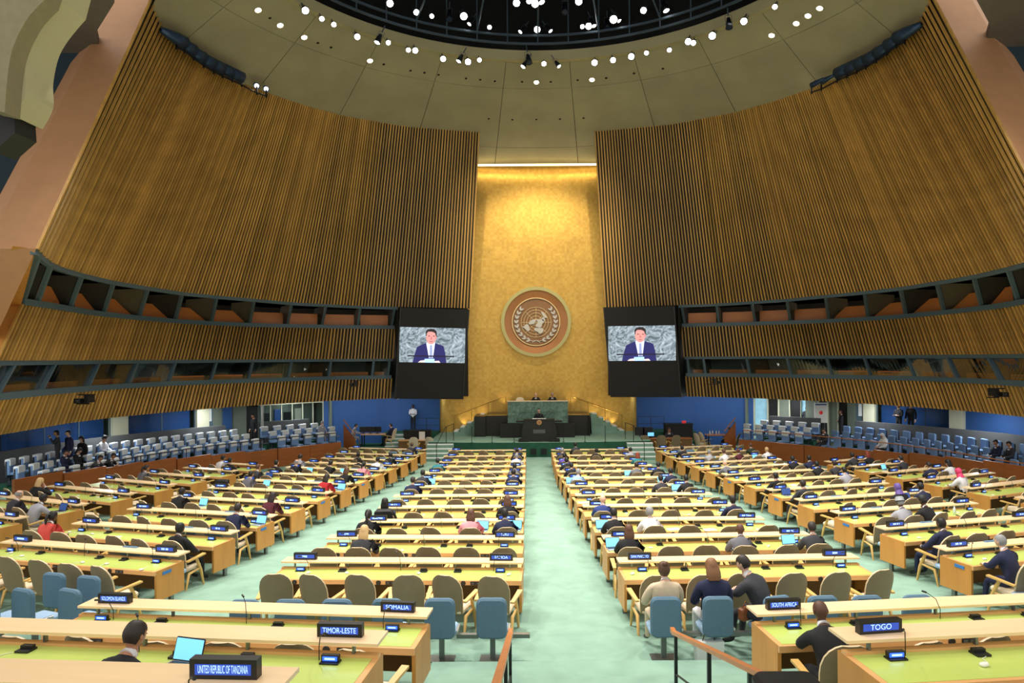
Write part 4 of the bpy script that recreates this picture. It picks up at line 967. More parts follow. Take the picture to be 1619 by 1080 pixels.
def desk(p, rz, L, label, group, endsign=1, near=True, mics=True):
    """desk row: local x from 0 (aisle end) to L*dir, y away from the sitters"""
    o = empty('delegate_desk', p, rz, label=label, cat='desk', group=group)
    d = endsign; x0, x1 = (0, L) if d > 0 else (-L, 0)
    B = lambda nm, lo, hi, m: MB().box(lo, hi).build(nm, m, o)
    B('desktop', (x0, 0, .665), (x1, .70, .745), M_wood); B('leather_inlay', (x0 + .06, .05, .745), (x1 - .06, .62, .749), M_green)
    B('back_rail', (x0, .62, .745), (x1, .70, .775), M_wood)
    B('ledge', (x0 + .0, .60, .865), (x1 - .0, .93, .895), M_ledge)
    for i in range(5 if near else 3):
        x = x0 + .25 + (L - .5) * i / (4 if near else 2); B('ledge_post', (x - .012, .64, .77), (x + .012, .68, .865), M_metal)
    for x in (x0, x1 - .04): B('end_panel', (x - .003, .04, .16), (x + .043, .76, .743), M_wood2)
    B('modesty_panel', (x0 + .05, .71, .14), (x1 - .05, .74, .66), M_dwood)
    for x in (x0 + .07, x1 - .07): B('leg', (x - .03, .45, -.12), (x + .03, .53, .3), M_metal)
    n = max(2, round(L / 1.55))
    for i in range(n):
        x = x0 + L * (i + .5) / n
        if near: inst(ME_SPK, 'speaker_grille', o, (x - .28, 0, .70)); inst(ME_PLT, 'socket_plate', o, (x - .06, -.001, .70))
        inst(ME_SOCK, 'socket_box', o, (x + .45 if i < n-1 else x - .45, .5, .749))
        if 0 < i < n - 1 or n == 2 and i == 0: inst(ME_MIC, 'microphone', o, (x, .57, .749), math.pi * (i % 2))
    for x in (x0 + .42, x1 - .42):
        inst(ME_UNIT, 'display_unit', o, (x, .5, .749)); m = inst(ME_MIC, 'microphone', o, (x + .13 * (1 if x < (x0+x1)/2 else -1), .55, .749)); m.scale = (1 if x > (x0+x1)/2 else -1, 1, 1)
    return o
SEATS = []     # (position, yaw, row label)
TXT = {('LC', 0, 1): 'SAMOA', ('LC', 1, 1): 'PERU', ('RC', 0, 1): 'SAN MARINO'}
BLK = {'LC': 'left centre block', 'RC': 'right centre block', 'LO': 'left outer block', 'RO': 'right outer block', 'FL': 'far left block', 'FR': 'far right block'}
def row(blk, i, A, yaw, L, nseat, dirx, seats=True, signs=(1, 1), z=None, blues=0, zl=None, rname=None, txt=(None, None), ears=1):
    """A = aisle end of the near desk edge; dirx=-1: row runs to the left"""
    rz = yaw; ux = Vector((math.cos(rz), math.sin(rz), 0)); uy = Vector((-math.sin(rz), math.cos(rz), 0))
    if z is None: z = gz(A.x + ux.x*dirx*L*.3, A.y)
    p = Vector((A.x, A.y, z)); near = A.y < 24
    rl = rname or '%s row of %s' % (ORD[i+1], BLK[blk])
    desk(p, rz, L, 'long maple desk with green leather top, ' + rl, 'delegate desks', dirx, near)
    for k, on in enumerate(signs):
        if on:
            s = .42 if k == 0 else L - .42
            t = TXT.get((blk, i, k + 1)) or txt[k]
            sign(p + ux*dirx*s + uy*.76 + Vector((0, 0, .895)), rz + random.uniform(-.04, .04), '%s end of the %s' % ('aisle' if k == 0 else 'outer', rl), t, random.randint(5, 13))
    rs = random.Random(hash((blk, i)) & 255 if False else (ord(blk[0]) * 7 + ord(blk[1]) * 3 + i))
    if seats:
        for k in range(nseat):
            s = (k + .5) * L / nseat
            q = p + ux*dirx*s + uy*(-.42 + rs.uniform(-.06, .05)) + Vector((0, 0, 0)); q.z = z
            tw = rs.uniform(-.16, .16) + (-.22 * (1 if A.x < .65 else -1) if rs.random() < .3 else 0)
            lab = 'beige rounded chair, %s from the aisle, %s' % (ORD[k+1], rl)
            c = chair(q, rz + tw, lab, 'beige delegate chairs', near)
            SEATS.append([q, rz, '%s from the aisle, %s' % (ORD[k+1], rl), None, c])
            if near and rs.random() < .6:
                e = inst(ME_EAR, 'earpiece', None, q + uy * (.36 + rs.uniform(.15, .4)) + ux * rs.uniform(-.2, .25) + Vector((0, 0, .749)), rs.uniform(0, 6))
                e.location.z = z + .7495; 
                tag(e, 'white earpiece, %s from the aisle, %s' % (ORD[k+1], rl), 'earpiece', 'earpieces on the desks')
    for k in range(blues):
        s = .28 + k * .75
        q = p + ux*dirx*s + uy*(-.92); q.z = z
        blue_chair(q, rz, 'blue adviser seat, %s from the aisle, behind the %s' % (ORD[k+1], rl), 'blue adviser seats', False)
cs = 14
for i in range(12):
    Y = 13.1 - .78 + 2.1 * i; n = 6 if i < 2 else 5
    Ll = [4.65, 4.4][i] if i < 2 else 4.1
    row('LC', i, Vector((-.15, Y, 0)), -.04 if i < 2 else 0, Ll, n, -1)
    Lr = 4.65 if i < 2 else lerp(4.4, 4.1, i / 11)
    row('RC', i, Vector((lerp(1.72, 1.2, min(1, i / 8)), Y, 0)), .04 if i < 2 else .01, Lr, n, 1)
    Yo = 13.7 - .78 + 2.08 * i; xa = -7.1 + .062 * (Yo - 12.9)
    an = math.atan(.25)
    row('LO', i, Vector((xa, Yo, 0)), -an, 4.5, 6, -1, blues=2)
    row('RO', i, Vector((MX - xa, Yo, 0)), an, 4.5, 6, 1, blues=2)
an = math.atan(.42)
for i in range(8):
    Yo = 17.3 - .78 + 2.1 * (i - 1); xa = -13.2 + .085 * (Yo - 15.2)
    L = [4.2, 4.2, 4.0, 3.9, 3.6, 3.2, 2.8, 2.4][i]; n = [5, 5, 5, 5, 4, 4, 3, 3][i]
    row('FL', i, Vector((xa, Yo, 0)), -an, L, n, -1)
    row('FR', i, Vector((MX - xa, Yo, 0)), an, L, n, 1)
# raised rear rows
for nm, A, yaw, L, n, d, tx, z, rn in (
    ('LR', Vector((-1.36, 8.8 - .78, 0)), -.10, 4.75, 6, -1, ('SOMALIA', 'SOLOMON ISLANDS'), 1.58, 'front raised row, left of the aisle'),
    ('RR', Vector((2.93, 8.8 - .78, 0)), .10, 4.9, 6, 1, ('SOUTH AFRICA', None), 1.58, 'front raised row, right of the aisle'),
    ('LR', Vector((-1.50, 6.62 - .78, 0)), -.10, 4.75, 6, -1, ('TIMOR-LESTE', None), 2.15, 'second raised row, left of the aisle'),
    ('RR', Vector((3.05, 6.62 - .78, 0)), .10, 4.9, 6, 1, ('TOGO', None), 2.15, 'second raised row, right of the aisle'),
    ('LR', Vector((-1.62, 4.42 - .78, 0)), -.08, 4.75, 6, -1, ('UNITED REPUBLIC OF TANZANIA', None), 2.78, 'third raised row, left of the aisle')):
    row(nm, 0, A, yaw, L, n, d, z=z, rname=rn, txt=tx, signs=(1, 1 if tx[1] else 0))
# beam-mounted blue seats across the cross aisle
for j, px in enumerate((398, 468, 540, 618, 699, 779)):
    p = at_y(px, 900, 10.7); p.z = gz(p.x, 10.7); blue_chair(p, -.03, 'slate blue beam seat on the cross aisle, %s from the left' % ORD[j+1], 'blue seats on the cross aisle')
for j, px in enumerate((1047, 1127, 1213, 1288, 1357, 1432)):
    p = at_y(px, 900, 10.7); p.z = gz(p.x, 10.7); blue_chair(p, (-.0, .02, .25, .05, .05, .1)[j], 'slate blue beam seat right of the aisle, %s from it' % ORD[j+1], 'blue seats on the cross aisle')
for j, px in enumerate((8, 62, 134)):
    p = at_y(px, 950, 11.2); p.z = gz(p.x, 11.2); blue_chair(p, -.35, 'slate blue seat at the left edge, %s from the left' % ORD[j+1], 'blue seats on the cross aisle')
# hand rails of the aisle steps
for sx, X, S in ((-1, -.26, 'left'), (1, 1.9, 'right')):
    o = empty('hand_rail', (X, 9.0, 1.25), label='wooden handrail on black posts, %s side of the aisle steps' % S, cat='railing')
    MB().rbox((-.03, -.02, .82), (.03, .12, .88), .01).build('rail_end', M_rail, o)
    mb = MB(); a = Vector((0, .0, .85)); b = Vector((0, -3.9, .85 + 1.17))
    for P in ((a, b),): mb.add([P[0] + Vector(q) for q in ((-.035, 0, -.02), (.035, 0, -.02), (.035, 0, .025), (-.035, 0, .025))] + [P[1] + Vector(q) for q in ((-.035, 0, -.02), (.035, 0, -.02), (.035, 0, .025), (-.035, 0, .025))], [(0,1,2,3),(7,6,5,4),(0,4,5,1),(1,5,6,2),(2,6,7,3),(3,7,4,0)])
    mb.build('rail', M_rail, o)
    for y in (-.1, -1.75, -3.1):
        z = .85 - y * .3; base = -.15 - .21 * int((-y + .15) / .95) * -1
        MB().box((-.02, y - .02, z - 1.0), (.02, y + .02, z - .02)).build('post', M_black, o)
    mb = MB(); mb.tube([(0, -.1, .35), (0, -3.2, .35 + .93)], .014, 5, smooth=False).build('lower_rail', M_black, o)
# dark camera case at the bottom of the frame
p = at_y(1263, 1075, 3.4); o = empty('camera_case', (p.x, 3.5, p.z - .12), label='dark padded camera housing on a post at the bottom edge', cat='camera')
MB().rbox((-.17, -.2, -.2), (.17, .15, .06), .06).build('housing', M_black, o); MB().tube([(0, 0, -.25), (0, 0, -(p.z - 1.6))], .05, 8).build('post', M_black, o)
# ------------------------------------------------------------------ people
def V(*a): return Vector(a)
def skin_body(J, bones, name):
    """continuous body from a skeleton: J name->(pos, radius), bones list of (a, b, material index)"""
    names = list(J); idx = {n: i for i, n in enumerate(names)}
    me = bpy.data.meshes.new(name); me.from_pydata([J[n][0] for n in names], [(idx[a], idx[b]) for a, b, _ in bones], []); me.update()
    o = bpy.data.objects.new(name, me); COL.objects.link(o)
    md = o.modifiers.new('s', 'SKIN'); md.use_smooth_shade = True; md.branch_smoothing = .3
    sv = me.skin_vertices[0].data
    for i, n in enumerate(names):
        r = J[n][1]; sv[i].radius = r if hasattr(r, '__len__') else (r, r); sv[i].use_root = (n == 'pelvis')
    ss = o.modifiers.new('u', 'SUBSURF'); ss.levels = 1; ss.render_levels = 1
    bpy.context.view_layer.update()
    m2 = bpy.data.meshes.new_from_object(o.evaluated_get(bpy.context.evaluated_depsgraph_get())); bpy.data.objects.remove(o)
    mb = MB(); mb.v = [tuple(v.co) for v in m2.vertices]
    for p in m2.polygons:
        c = p.center; best = (9, 0)
        for a, b, m in bones:
            A, B = Vector(J[a][0]), Vector(J[b][0]); ab = B - A; t = max(0, min(1, (c - A).dot(ab) / ab.length_squared)); d = (c - A - ab * t).length
            if d < best[0]: best = (d, m)
        mb.f.append(tuple(p.vertices)); mb.m.append(best[1]); mb.sm.append(True)
    bpy.data.meshes.remove(m2)
    return mb
def hand(mb, w, d, up, s):
    """palm and five bent fingers; w wrist, d direction, up back of the hand, s +1 thumb on +side"""
    d = d.normalized(); sd = d.cross(up).normalized(); up = sd.cross(d).normalized()
    c = w + d * .045
    Mx = Matrix((sd, d, up)).transposed().to_4x4()
    Mx.translation = c
    mb.rbox((-.038, -.05, -.013), (.038, .045, .014), .016, m=2, M=Mx)
    for k, (ox, ln) in enumerate(((-.030, .058), (-.010, .072), (.011, .068), (.030, .052))):
        ox *= s; a = c + sd * ox + d * .035; p1 = a + d * ln * .5 - up * .004; p2 = p1 + d * ln * .35 - up * .014; p3 = p2 + d * ln * .22 - up * .018
        mb.tube([a, p1, p2, p3], [.0095, .009, .0085, .006], 6, 2)
    a = c - sd * s * .0 + sd * (-.034 * s) - d * .02; p1 = a - sd * s * .026 + d * .022; p2 = p1 - sd * s * .006 + d * .028 - up * .008
    mb.tube([a, p1, p2], [.012, .0105, .007], 6, 2)
def head_pt(x, y, z):
    """unit sphere point -> head surface point (centre of head at origin, facing +y)"""
    X, Y, Z = x * .080, y * .098, z * .113
    if z > 0: k = min(1.35, max(.02, 1 - z*z) ** -.16); X *= k; Y *= k
    if z < -.1: t = min(1, (-.1 - z) / .9); X *= 1 - .30 * t; Y = Y * (1 - .12 * t) + .014 * t
    if y > .5 and abs(x) < .9: Y -= .006 * (1 if -.1 < z < .25 and .25 < abs(x) < .6 else 0)
    if y > .8 and abs(x) < .22 and -.45 < z < .05: Y += .020
    if y > .75 and abs(x) < .3 and z < -.75: Y += .006
    return Vector((X, Y, Z))
def sph(n=18, k=14):
    vs = []; fs = []
    for j in range(k + 1):
        ph = math.pi * j / k
        for i in range(n):
            t = 2 * math.pi * i / n + math.pi / 2; vs.append((math.sin(ph)*math.cos(t), math.sin(ph)*math.sin(t), math.cos(ph)))
    for j in range(k):
        for i in range(n): fs.append((j*n+i, (j+1)*n+i, (j+1)*n+(i+1) % n, j*n+(i+1) % n))
    return vs, fs
SPV, SPF = sph()
def headM(hp, yaw, pitch, roll=0): return Matrix.Translation(hp) @ Matrix.Rotation(yaw, 4, 'Z') @ Matrix.Rotation(pitch, 4, 'X') @ Matrix.Rotation(roll, 4, 'Y')
def add_head(mb, M):
    mb.add([M @ head_pt(*v) for v in SPV], SPF, 2, True)
    for s in (-1, 1):
        mb.ball(M @ V(s*.079, -.008, -.005), (.010, .018, .030), 8, 6, 2)
        mb.ball(M @ V(s*.030, .086, .018), (.012, .008, .007), 8, 5, 3); mb.ball(M @ V(s*.030, .0935, .018), (.005, .003, .005), 6, 4, 5)
        mb.box((s*.030 - .014, .088, .034), (s*.030 + .014, .094, .040), 5, M)
    mb.box((-.022, .088, -.064), (.022, .094, -.056), 6, M)
def hairmesh(style):
    mb = MB()
    def part(keep, k=1.07, dz=.004):
        ids = {}
        for f in SPF:
            c = [sum(SPV[i][q] for i in f) / 4 for q in range(3)]
            if keep(*c):
                vv = []
                for i in f:
                    if i not in ids:
                        p = head_pt(*SPV[i]); y = SPV[i][1]
                        ids[i] = len(mb.v); mb.v.append(tuple(p * (k + (.03 if y < 0 else 0)) + V(0, -.004, dz)))
                    vv.append(ids[i])
                mb.f.append(tuple(vv)); mb.m.append(0); mb.sm.append(True)
    top = lambda x, y, z: z > .38 or (y < .25 and z > .0) or (y < -.1 and z > -.55)
    if style in 'slbpc': part(top)
    if style == 'c': part(lambda x, y, z: z > .3 or (y < .2 and z > -.4), 1.2)
    if style == 'r': part(lambda x, y, z: z < .35 and y < .1 and z > -.5)
    if style == 'l':
        part(lambda x, y, z: z > .3 or (y < .35 and z > -.3), 1.13)
        mb.tube([V(0, -.05, .03), V(0, -.055, -.08), V(0, -.06, -.15), V(0, -.06, -.20)], [(.088, .055), (.108, .058), (.105, .045), (.08, .02)], 14)
    if style == 'b': mb.ball((0, -.075, .10), (.045, .042, .038), 10, 8)
    if style == 'p': mb.tube([V(0, -.09, .04), V(0, -.14, .02), V(0, -.15, -.10), V(0, -.13, -.2)], [.02, .032, .035, .012], 8)
    if style == 'h':
        part(lambda x, y, z: not (y > .55 and -.75 < z < .45), 1.13)
        mb.tube([V(0, -.01, -.07), V(0, -.02, -.15), V(0, -.02, -.20)], [(.085, .09), (.11, .10), (.16, .11)], 14)
    if style == 't':
        part(lambda x, y, z: y < .2 and -.4 < z < .2)
        mb.lathe([(.150, .045), (.155, .05), (.100, .06), (.096, .13), (.07, .155), (.001, .15)], 18)
    if style == 'k':
        part(lambda x, y, z: y < .2 and -.4 < z < .2); mb.lathe([(.092, .03), (.098, .15), (.001, .155)], 16)
    return mb.mesh('hair', [M_black])
HAIR = {s: hairmesh(s) for s in 'slbprhtkc'}
MASK = MB().add([head_pt(x, math.sqrt(max(0, 1 - x*x - z*z)), z) * 1.07 for z in (-.15, -.45, -.75) for x in (-.6, -.3, 0, .3, .6)], [(j*5+i, j*5+i+1, (j+1)*5+i+1, (j+1)*5+i) for j in range(2) for i in range(4)]).mesh('mask', [M_white])
TB = [('pelvis','spine',0),('spine','chest',0),('chest','neckb',0),('neckb','neck',2),('chest','shl',0),('chest','shr',0)]
def seated(pose):
    """seated figure at a chair: origin on the floor under the seat, facing +y"""
    lean = {'desk': .17, 'hand': .13, 'back': -.07, 'bent': .26, 'lap': .02}[pose]
    c = V(0, -.10 + lean, .99 - (.07 if pose == 'bent' else 0))
    J = {'pelvis': (V(0, -.08, .56), (.19, .16)), 'spine': (V(0, -.10 + lean * .4, .78), (.185, .15)), 'chest': (c, (.205, .150)), 'neckb': (c + V(0, .02 + lean*.1, .12), .085), 'neck': (c + V(0, .05 + lean*.2, .165), .056)}
    for n, s in (('l', -1), ('r', 1)):
        J['sh'+n] = (c + V(s*.185, .0, .045), .088)
        if pose in ('desk', 'bent') or (pose == 'hand' and s < 0): el, wr = V(s*.27, .13 + lean*.5, .82), V(s*.13, .40, .80)
        elif pose == 'hand': el, wr = V(s*.25, .30, .84), V(s*.10, .22, 1.10)
        else: el, wr = V(s*.27, .02, .76), V(s*.12, .26, .70)
        J['el'+n] = (el, .064); J['wr'+n] = (wr, .040)
        J['hp'+n] = (V(s*.10, .0, .54), .092); J['kn'+n] = (V(s*.13, .36, .53), .066)
        J['an'+n] = (V(s*.13, .40, .11), .042); J['to'+n] = (V(s*.14, .56, .045), .036)
    B = list(TB)
    for n in 'lr': B += [('sh'+n, 'el'+n, 0), ('el'+n, 'wr'+n, 0), ('pelvis', 'hp'+n, 1), ('hp'+n, 'kn'+n, 1), ('kn'+n, 'an'+n, 1), ('an'+n, 'to'+n, 4)]
    return finish(J, B, pose)
def standing(pose):
    c = V(0, .0, 1.36); J = {'pelvis': (V(0, 0, .95), (.18, .14)), 'spine': (V(0, 0, 1.14), (.17, .135)), 'chest': (c, (.20, .145)), 'neckb': (c + V(0, .0, .12), .08), 'neck': (c + V(0, .01, .17), .056)}
    for n, s in (('l', -1), ('r', 1)):
        J['sh'+n] = (c + V(s*.185, 0, .04), .085)
        el, wr = {'stand': (V(s*.25, -.02, 1.12), V(s*.25, .06, .88)), 'speak': (V(s*.27, .06, 1.12), V(s*.16, .30, 1.14)), 'photo': (V(s*.25, .14, 1.22), V(s*.08, .26, 1.48)), 'walk': (V(s*.24, .04*s, 1.12), V(s*.23, .12*s + .06, .90)), 'cross': (V(s*.24, .05, 1.12), V(-s*.04, .20, 1.14))}[pose]
        J['el'+n] = (el, .060); J['wr'+n] = (wr, .040)
        k = .16 * s if pose == 'walk' else 0
        J['hp'+n] = (V(s*.09, 0, .90), .09); J['kn'+n] = (V(s*.10, .02 + k, .50), .062); J['an'+n] = (V(s*.11, -.02 + k*1.3, .09), .042); J['to'+n] = (V(s*.13, .14 + k*1.3, .04), .036)
    B = list(TB)
    for n in 'lr': B += [('sh'+n, 'el'+n, 0), ('el'+n, 'wr'+n, 0), ('pelvis', 'hp'+n, 1), ('hp'+n, 'kn'+n, 1), ('kn'+n, 'an'+n, 1), ('an'+n, 'to'+n, 4)]
    return finish(J, B, pose)
HP = {}
def finish(J, B, pose):
    mb = skin_body(J, B, 'body')
    # shirt front between the lapels
    for i, f in enumerate(mb.f):
        c = sum((Vector(mb.v[k]) for k in f), Vector()) / len(f)
        if mb.m[i] == 0 and abs(c.x) < .035 + max(0, (c.z - J['chest'][0].z)) * .25 and c.y > J['chest'][0].y + .06 and c.z > J['spine'][0].z: mb.m[i] = 3
    n = J['neck'][0]; nb = J['neckb'][0]
    mb.tube([nb + V(0, .0, .01), n + V(0, 0, -.02)], [.074, .058], 16, 3)
    hp = n + V(0, .030, .112)
    pitch = {'desk': -.32, 'bent': -.55, 'hand': -.25, 'back': -.05, 'lap': -.45}.get(pose, -.05)
    mb.tube([n + V(0, -.01, -.05), hp + V(0, -.02, -.06)], [.052, .048], 10, 2)
    M = headM(hp, 0, pitch); add_head(mb, M); HP[pose] = M
    for q, s in (('l', -1), ('r', 1)):
        w = J['wr'+q][0]; d = w - J['el'+q][0]; mb.tube([w - d.normalized()*.03, w + d.normalized()*.012], [.036, .034], 8, 3)
        hand(mb, w, d, V(0, 0, 1) if abs(d.normalized().z) < .8 else V(0, -1, 0), s)
    return mb.mesh('body', [M_black] * 7)
BODY = {p: seated(p) for p in ('desk', 'hand', 'back', 'bent', 'lap')}
BODY.update({p: standing(p) for p in ('stand', 'speak', 'photo', 'walk', 'cross')})
CL_ = {'black': (22, 22, 26), 'navy': (28, 34, 66), 'blue': (42, 60, 124), 'grey': (104, 104, 112), 'charcoal': (52, 52, 58), 'beige': (206, 186, 160), 'red': (178, 34, 40), 'white': (222, 222, 226), 'pink': (220, 150, 160), 'maroon': (84, 28, 40), 'teal': (40, 120, 130), 'light grey': (160, 160, 170), 'brown': (84, 58, 40), 'dark green': (36, 52, 40), 'light blue': (150, 176, 208), 'purple': (92, 70, 150), 'coral': (206, 78, 70)}
HC = {'k': ('black-haired', (18, 16, 16)), 'd': ('dark-haired', (38, 28, 24)), 'b': ('brown-haired', (88, 56, 38)), 'o': ('blond', (200, 168, 118)), 'g': ('grey-haired', (140, 140, 142)), 'B': ('dark-blond', (126, 86, 54)), 'r': ('red-haired', (128, 52, 30)), 'P': ('pink-hijab', (222, 60, 110)), 'V': ('purple-hijab', (98, 76, 150)), 'W': ('pale-headscarf', (206, 200, 196)), 'G': ('grey-hatted', (140, 146, 150)), 'K': ('black-capped', (20, 20, 22)), 'N': ('bald', (60, 40, 30)), 'L': ('bald', (200, 160, 140))}
SK = {'l': (214, 170, 146), 'm': (176, 124, 92), 'd': (88, 56, 40)}
def cloth(n): return mat('cloth ' + n, CL_[n], .85, noise=.06, scale=12)
def person(p, rz, pose, hs, hc, top, skin, label, trousers=None, mask=False, sc=1.0):
    o = inst(BODY[pose], 'person', None, p, rz); tag(o, label, 'person', None); o.scale = (sc, sc, sc)
    tr = trousers or ('black' if top in ('black', 'beige', 'red', 'pink', 'white', 'coral', 'teal', 'purple', 'light blue', 'maroon') else top)
    ms = [cloth(top), cloth(tr), mat('skin ' + skin, SK[skin], .55), cloth('white'), M_black, mat('dark eye', (28, 20, 18), .4), mat('lips', (140, 76, 70), .5)]
    for i, m in enumerate(ms): o.material_slots[i].link = 'OBJECT'; o.material_slots[i].material = m
    if hs != 'n':
        h = inst(HAIR[hs], 'hair' if hs not in 'htk' else {'h': 'headscarf', 't': 'hat', 'k': 'cap'}[hs], o); h.matrix_local = HP[pose]
        h.material_slots[0].link = 'OBJECT'; h.material_slots[0].material = mat('hair ' + hc, HC[hc][1], .55)
    if mask: m = inst(MASK, 'mask', o); m.matrix_local = HP[pose]
    return o
ME_LB = MB().rbox((-.16, -.11, 0), (.16, .11, .016), .02).box((-.14, -.02, .016), (.14, .09, .0175), 1).mesh('base', [M_silv, M_black])
ME_LS = MB().rbox((-.16, -.006, 0), (.16, .006, .21), .012, axis=1).mesh('lid', [M_black])
ME_LD = MB().box((-.15, -.0085, .012), (.15, -.0065, .198)).mesh('screen', [M_lap]); ME_LDD = MB().box((-.15, -.0085, .012), (.15, -.0065, .198)).mesh('screen', [M_lapd])
def laptop(p, rz, label, dark=False, s=1.0):
    o = empty('laptop', p, rz, label=label, cat='laptop', group='open laptops on the desks'); o.scale = (s, s, s)
    inst(ME_LB, 'base', o); l = inst(ME_LS, 'lid', o, (0, .11, .014)); l.rotation_euler = (R_(-18), 0, 0); inst(ME_LDD if dark else ME_LD, 'screen', l)
# (px, py of the head, pose, hair style, hair colour, clothing, skin, flags)   flags: m mask, L laptop to the right, l laptop to the left, D dark laptop
PP = """25 771 desk r g charcoal l;61 758 hand l o black l m;90 790 bent s k light_grey d D;94 824 desk p k coral d m;265 787 desk s k black d L;226 735 desk p d grey m;288 848 back s k black d;
355 735 desk s k white m;388 752 desk s k grey m L;381 704 back s k black m;423 701 back s k black l;401 723 desk s b charcoal l D;477 705 desk c d light_grey l;475 728 desk r g black l L;516 732 desk s k black m L;
552 746 desk l b black l;561 738 desk p k pink m;585 740 desk s k white d;571 721 back s k black d;579 721 back s k black d;517 767 desk l d red l L;427 801 desk l d maroon m;376 819 desk s d navy m mL;580 799 desk p k black d;
561 817 desk l o charcoal l;622 800 back l k black m;686 734 desk s k teal d;657 746 desk s k charcoal d L;654 764 desk s d navy m l;606 730 desk s k black d;651 701 desk s b charcoal d;825 710 desk s k charcoal m;823 725 desk s g white l;
819 738 desk s k grey d;816 752 desk s k navy m;802 789 desk l b black m;751 823 desk l b pink m L;808 819 desk s k navy d L;899 703 desk s k charcoal d;884 716 desk s g charcoal l;889 723 desk s k purple d;893 732 desk s k black d;903 736 desk s k black m;
934 715 back s k black d;1001 713 desk s k light_grey m;1011 723 desk l r teal l;913 753 desk s g light_blue l l;1009 746 desk s d grey m l;1046 742 desk s k black m L;1049 752 desk s k charcoal m;1070 744 desk s k navy m l;1095 758 desk s k black m l;
950 803 desk n L blue l;964 815 desk s k black l l;999 809 desk c g white l;992 842 desk l b black l l;1137 793 back s k navy d;1139 712 desk s b white l l;1209 714 desk s o white l l;1163 714 desk s b maroon m;1190 692 hand s b dark_green l;
1160 738 bent n L grey l;1209 758 back s k black m;1253 773 back s d charcoal m D;1284 731 desk s k navy d;1276 712 desk s k black d;1286 710 desk s k black d;1320 723 desk s d charcoal m;1331 716 desk s d charcoal d;
1360 727 desk l r black l l;1348 747 desk s k light_grey m;1173 821 desk n N grey d;1418 734 desk s d charcoal l l;1412 766 desk h V black m;1482 729 bent s d navy m;1497 729 desk l k white l m;1526 751 desk h P white m;
1467 780 desk s k navy d D;1419 807 desk t G light_grey d;1461 805 hand k K black d;1487 836 back s k navy d;1611 857 desk s g navy l;1274 839 desk s d charcoal m lm;1281 985 bent n N black d;209 1048 bent s d black m L;192 1078 lap s d black m;
1136 715 desk s g light_grey l;1070 732 desk s k black m m"""
cnt = {}
for line in PP.replace('\n', '').split(';'):
    q = line.split(); px, py = float(q[0]), float(q[1]); pose, hs, hc, top, sk = q[2:7]; fl = q[7] if len(q) > 7 else ''
    top = top.replace('_', ' ')
    best = None
    for s in SEATS:
        if s[3]: continue
        hx, hy = proj(s[0] + V(0, .1, 1.26)); ky = 1.6 if py < 930 else 3
        if (px - hx)**2 + ((py - hy)*ky)**2 < (best[0] if best else 1e9): best = ((px - hx)**2 + ((py - hy)*ky)**2, s)
    s = best[1]; s[3] = True; p = s[0]; rz = s[1] + random.uniform(-.15, .15)
    nm = HC[hc][0]; nm = nm if nm not in ('bald',) else 'bald'
    lab = '%s person in %s %s, %s' % (nm, top, 'clothing' , s[2])
    s[4].rotation_euler = (0, 0, rz); s[4].location = p
    uy = V(-math.sin(rz), math.cos(rz), 0); ux = V(math.cos(rz), math.sin(rz), 0)
    person(p + uy * .02, rz, pose, hs, hc, top, sk, lab, mask='m' in fl)
    if 'L' in fl or 'l' in fl or 'D' in fl:
        sx = .20 if 'L' in fl else -.20 if 'l' in fl else .05
        r0 = s[1]; uy = V(-math.sin(r0), math.cos(r0), 0); ux = V(math.cos(r0), math.sin(r0), 0)
        laptop(p + ux * sx + uy * .68 + V(0, 0, .7505), r0 - sx * .8, 'open laptop, ' + s[2], 'D' in fl)
# three visitors on the blue seats and other people off the desks
for px, pose, hs, hc, top, sk, lab, dz, tr in ((1047, 'back', 'b', 'b', 'beige', 'l', 'person with brown bun in beige jacket on the blue seat right of the aisle', 0, 'beige'),
    (1125, 'lap', 'l', 'B', 'navy', 'l', 'person with long dark-blond hair in navy jacket on the second blue seat', .0, 'white')):
    p = at_y(px, 900, 10.78); p.z = gz(p.x, 10.78); person(p, .05, pose, hs, hc, top, sk, lab, trousers=tr, sc=1.08)
p = at_y(1205, 900, 10.85); p.z = gz(p.x, 11); person(p, .75, 'bent', 's', 'd', 'charcoal', 'l', 'dark-haired person in black suit leaning left on the third blue seat', sc=1.12)
o = empty('shopping_bag', p + V(-.95, -.35, 0), .1, label='pale grey tote bag on the carpet under the beam seats', cat='bag')
MB().prism([(-.2, 0), (.2, 0), (.22, .34), (-.22, .34)], (-.08, .08)).build('bag', M_white, o); MB().tube([(-.1, 0, .33), (-.06, 0, .46), (.06, 0, .46), (.1, 0, .33)], .008, 5).build('handle', M_black, o)
o = empty('handbag', p + V(-.25, .05, .50), .5, label='brown leather handbag on the third blue seat', cat='bag'); MB().rbox((-.12, -.06, 0), (.12, .06, .2), .04, axis=1).build('bag', M_brown, o); MB().tube([(-.08, 0, .19), (0, 0, .3), (.08, 0, .19)], .008, 5).build('handle', M_brown, o)
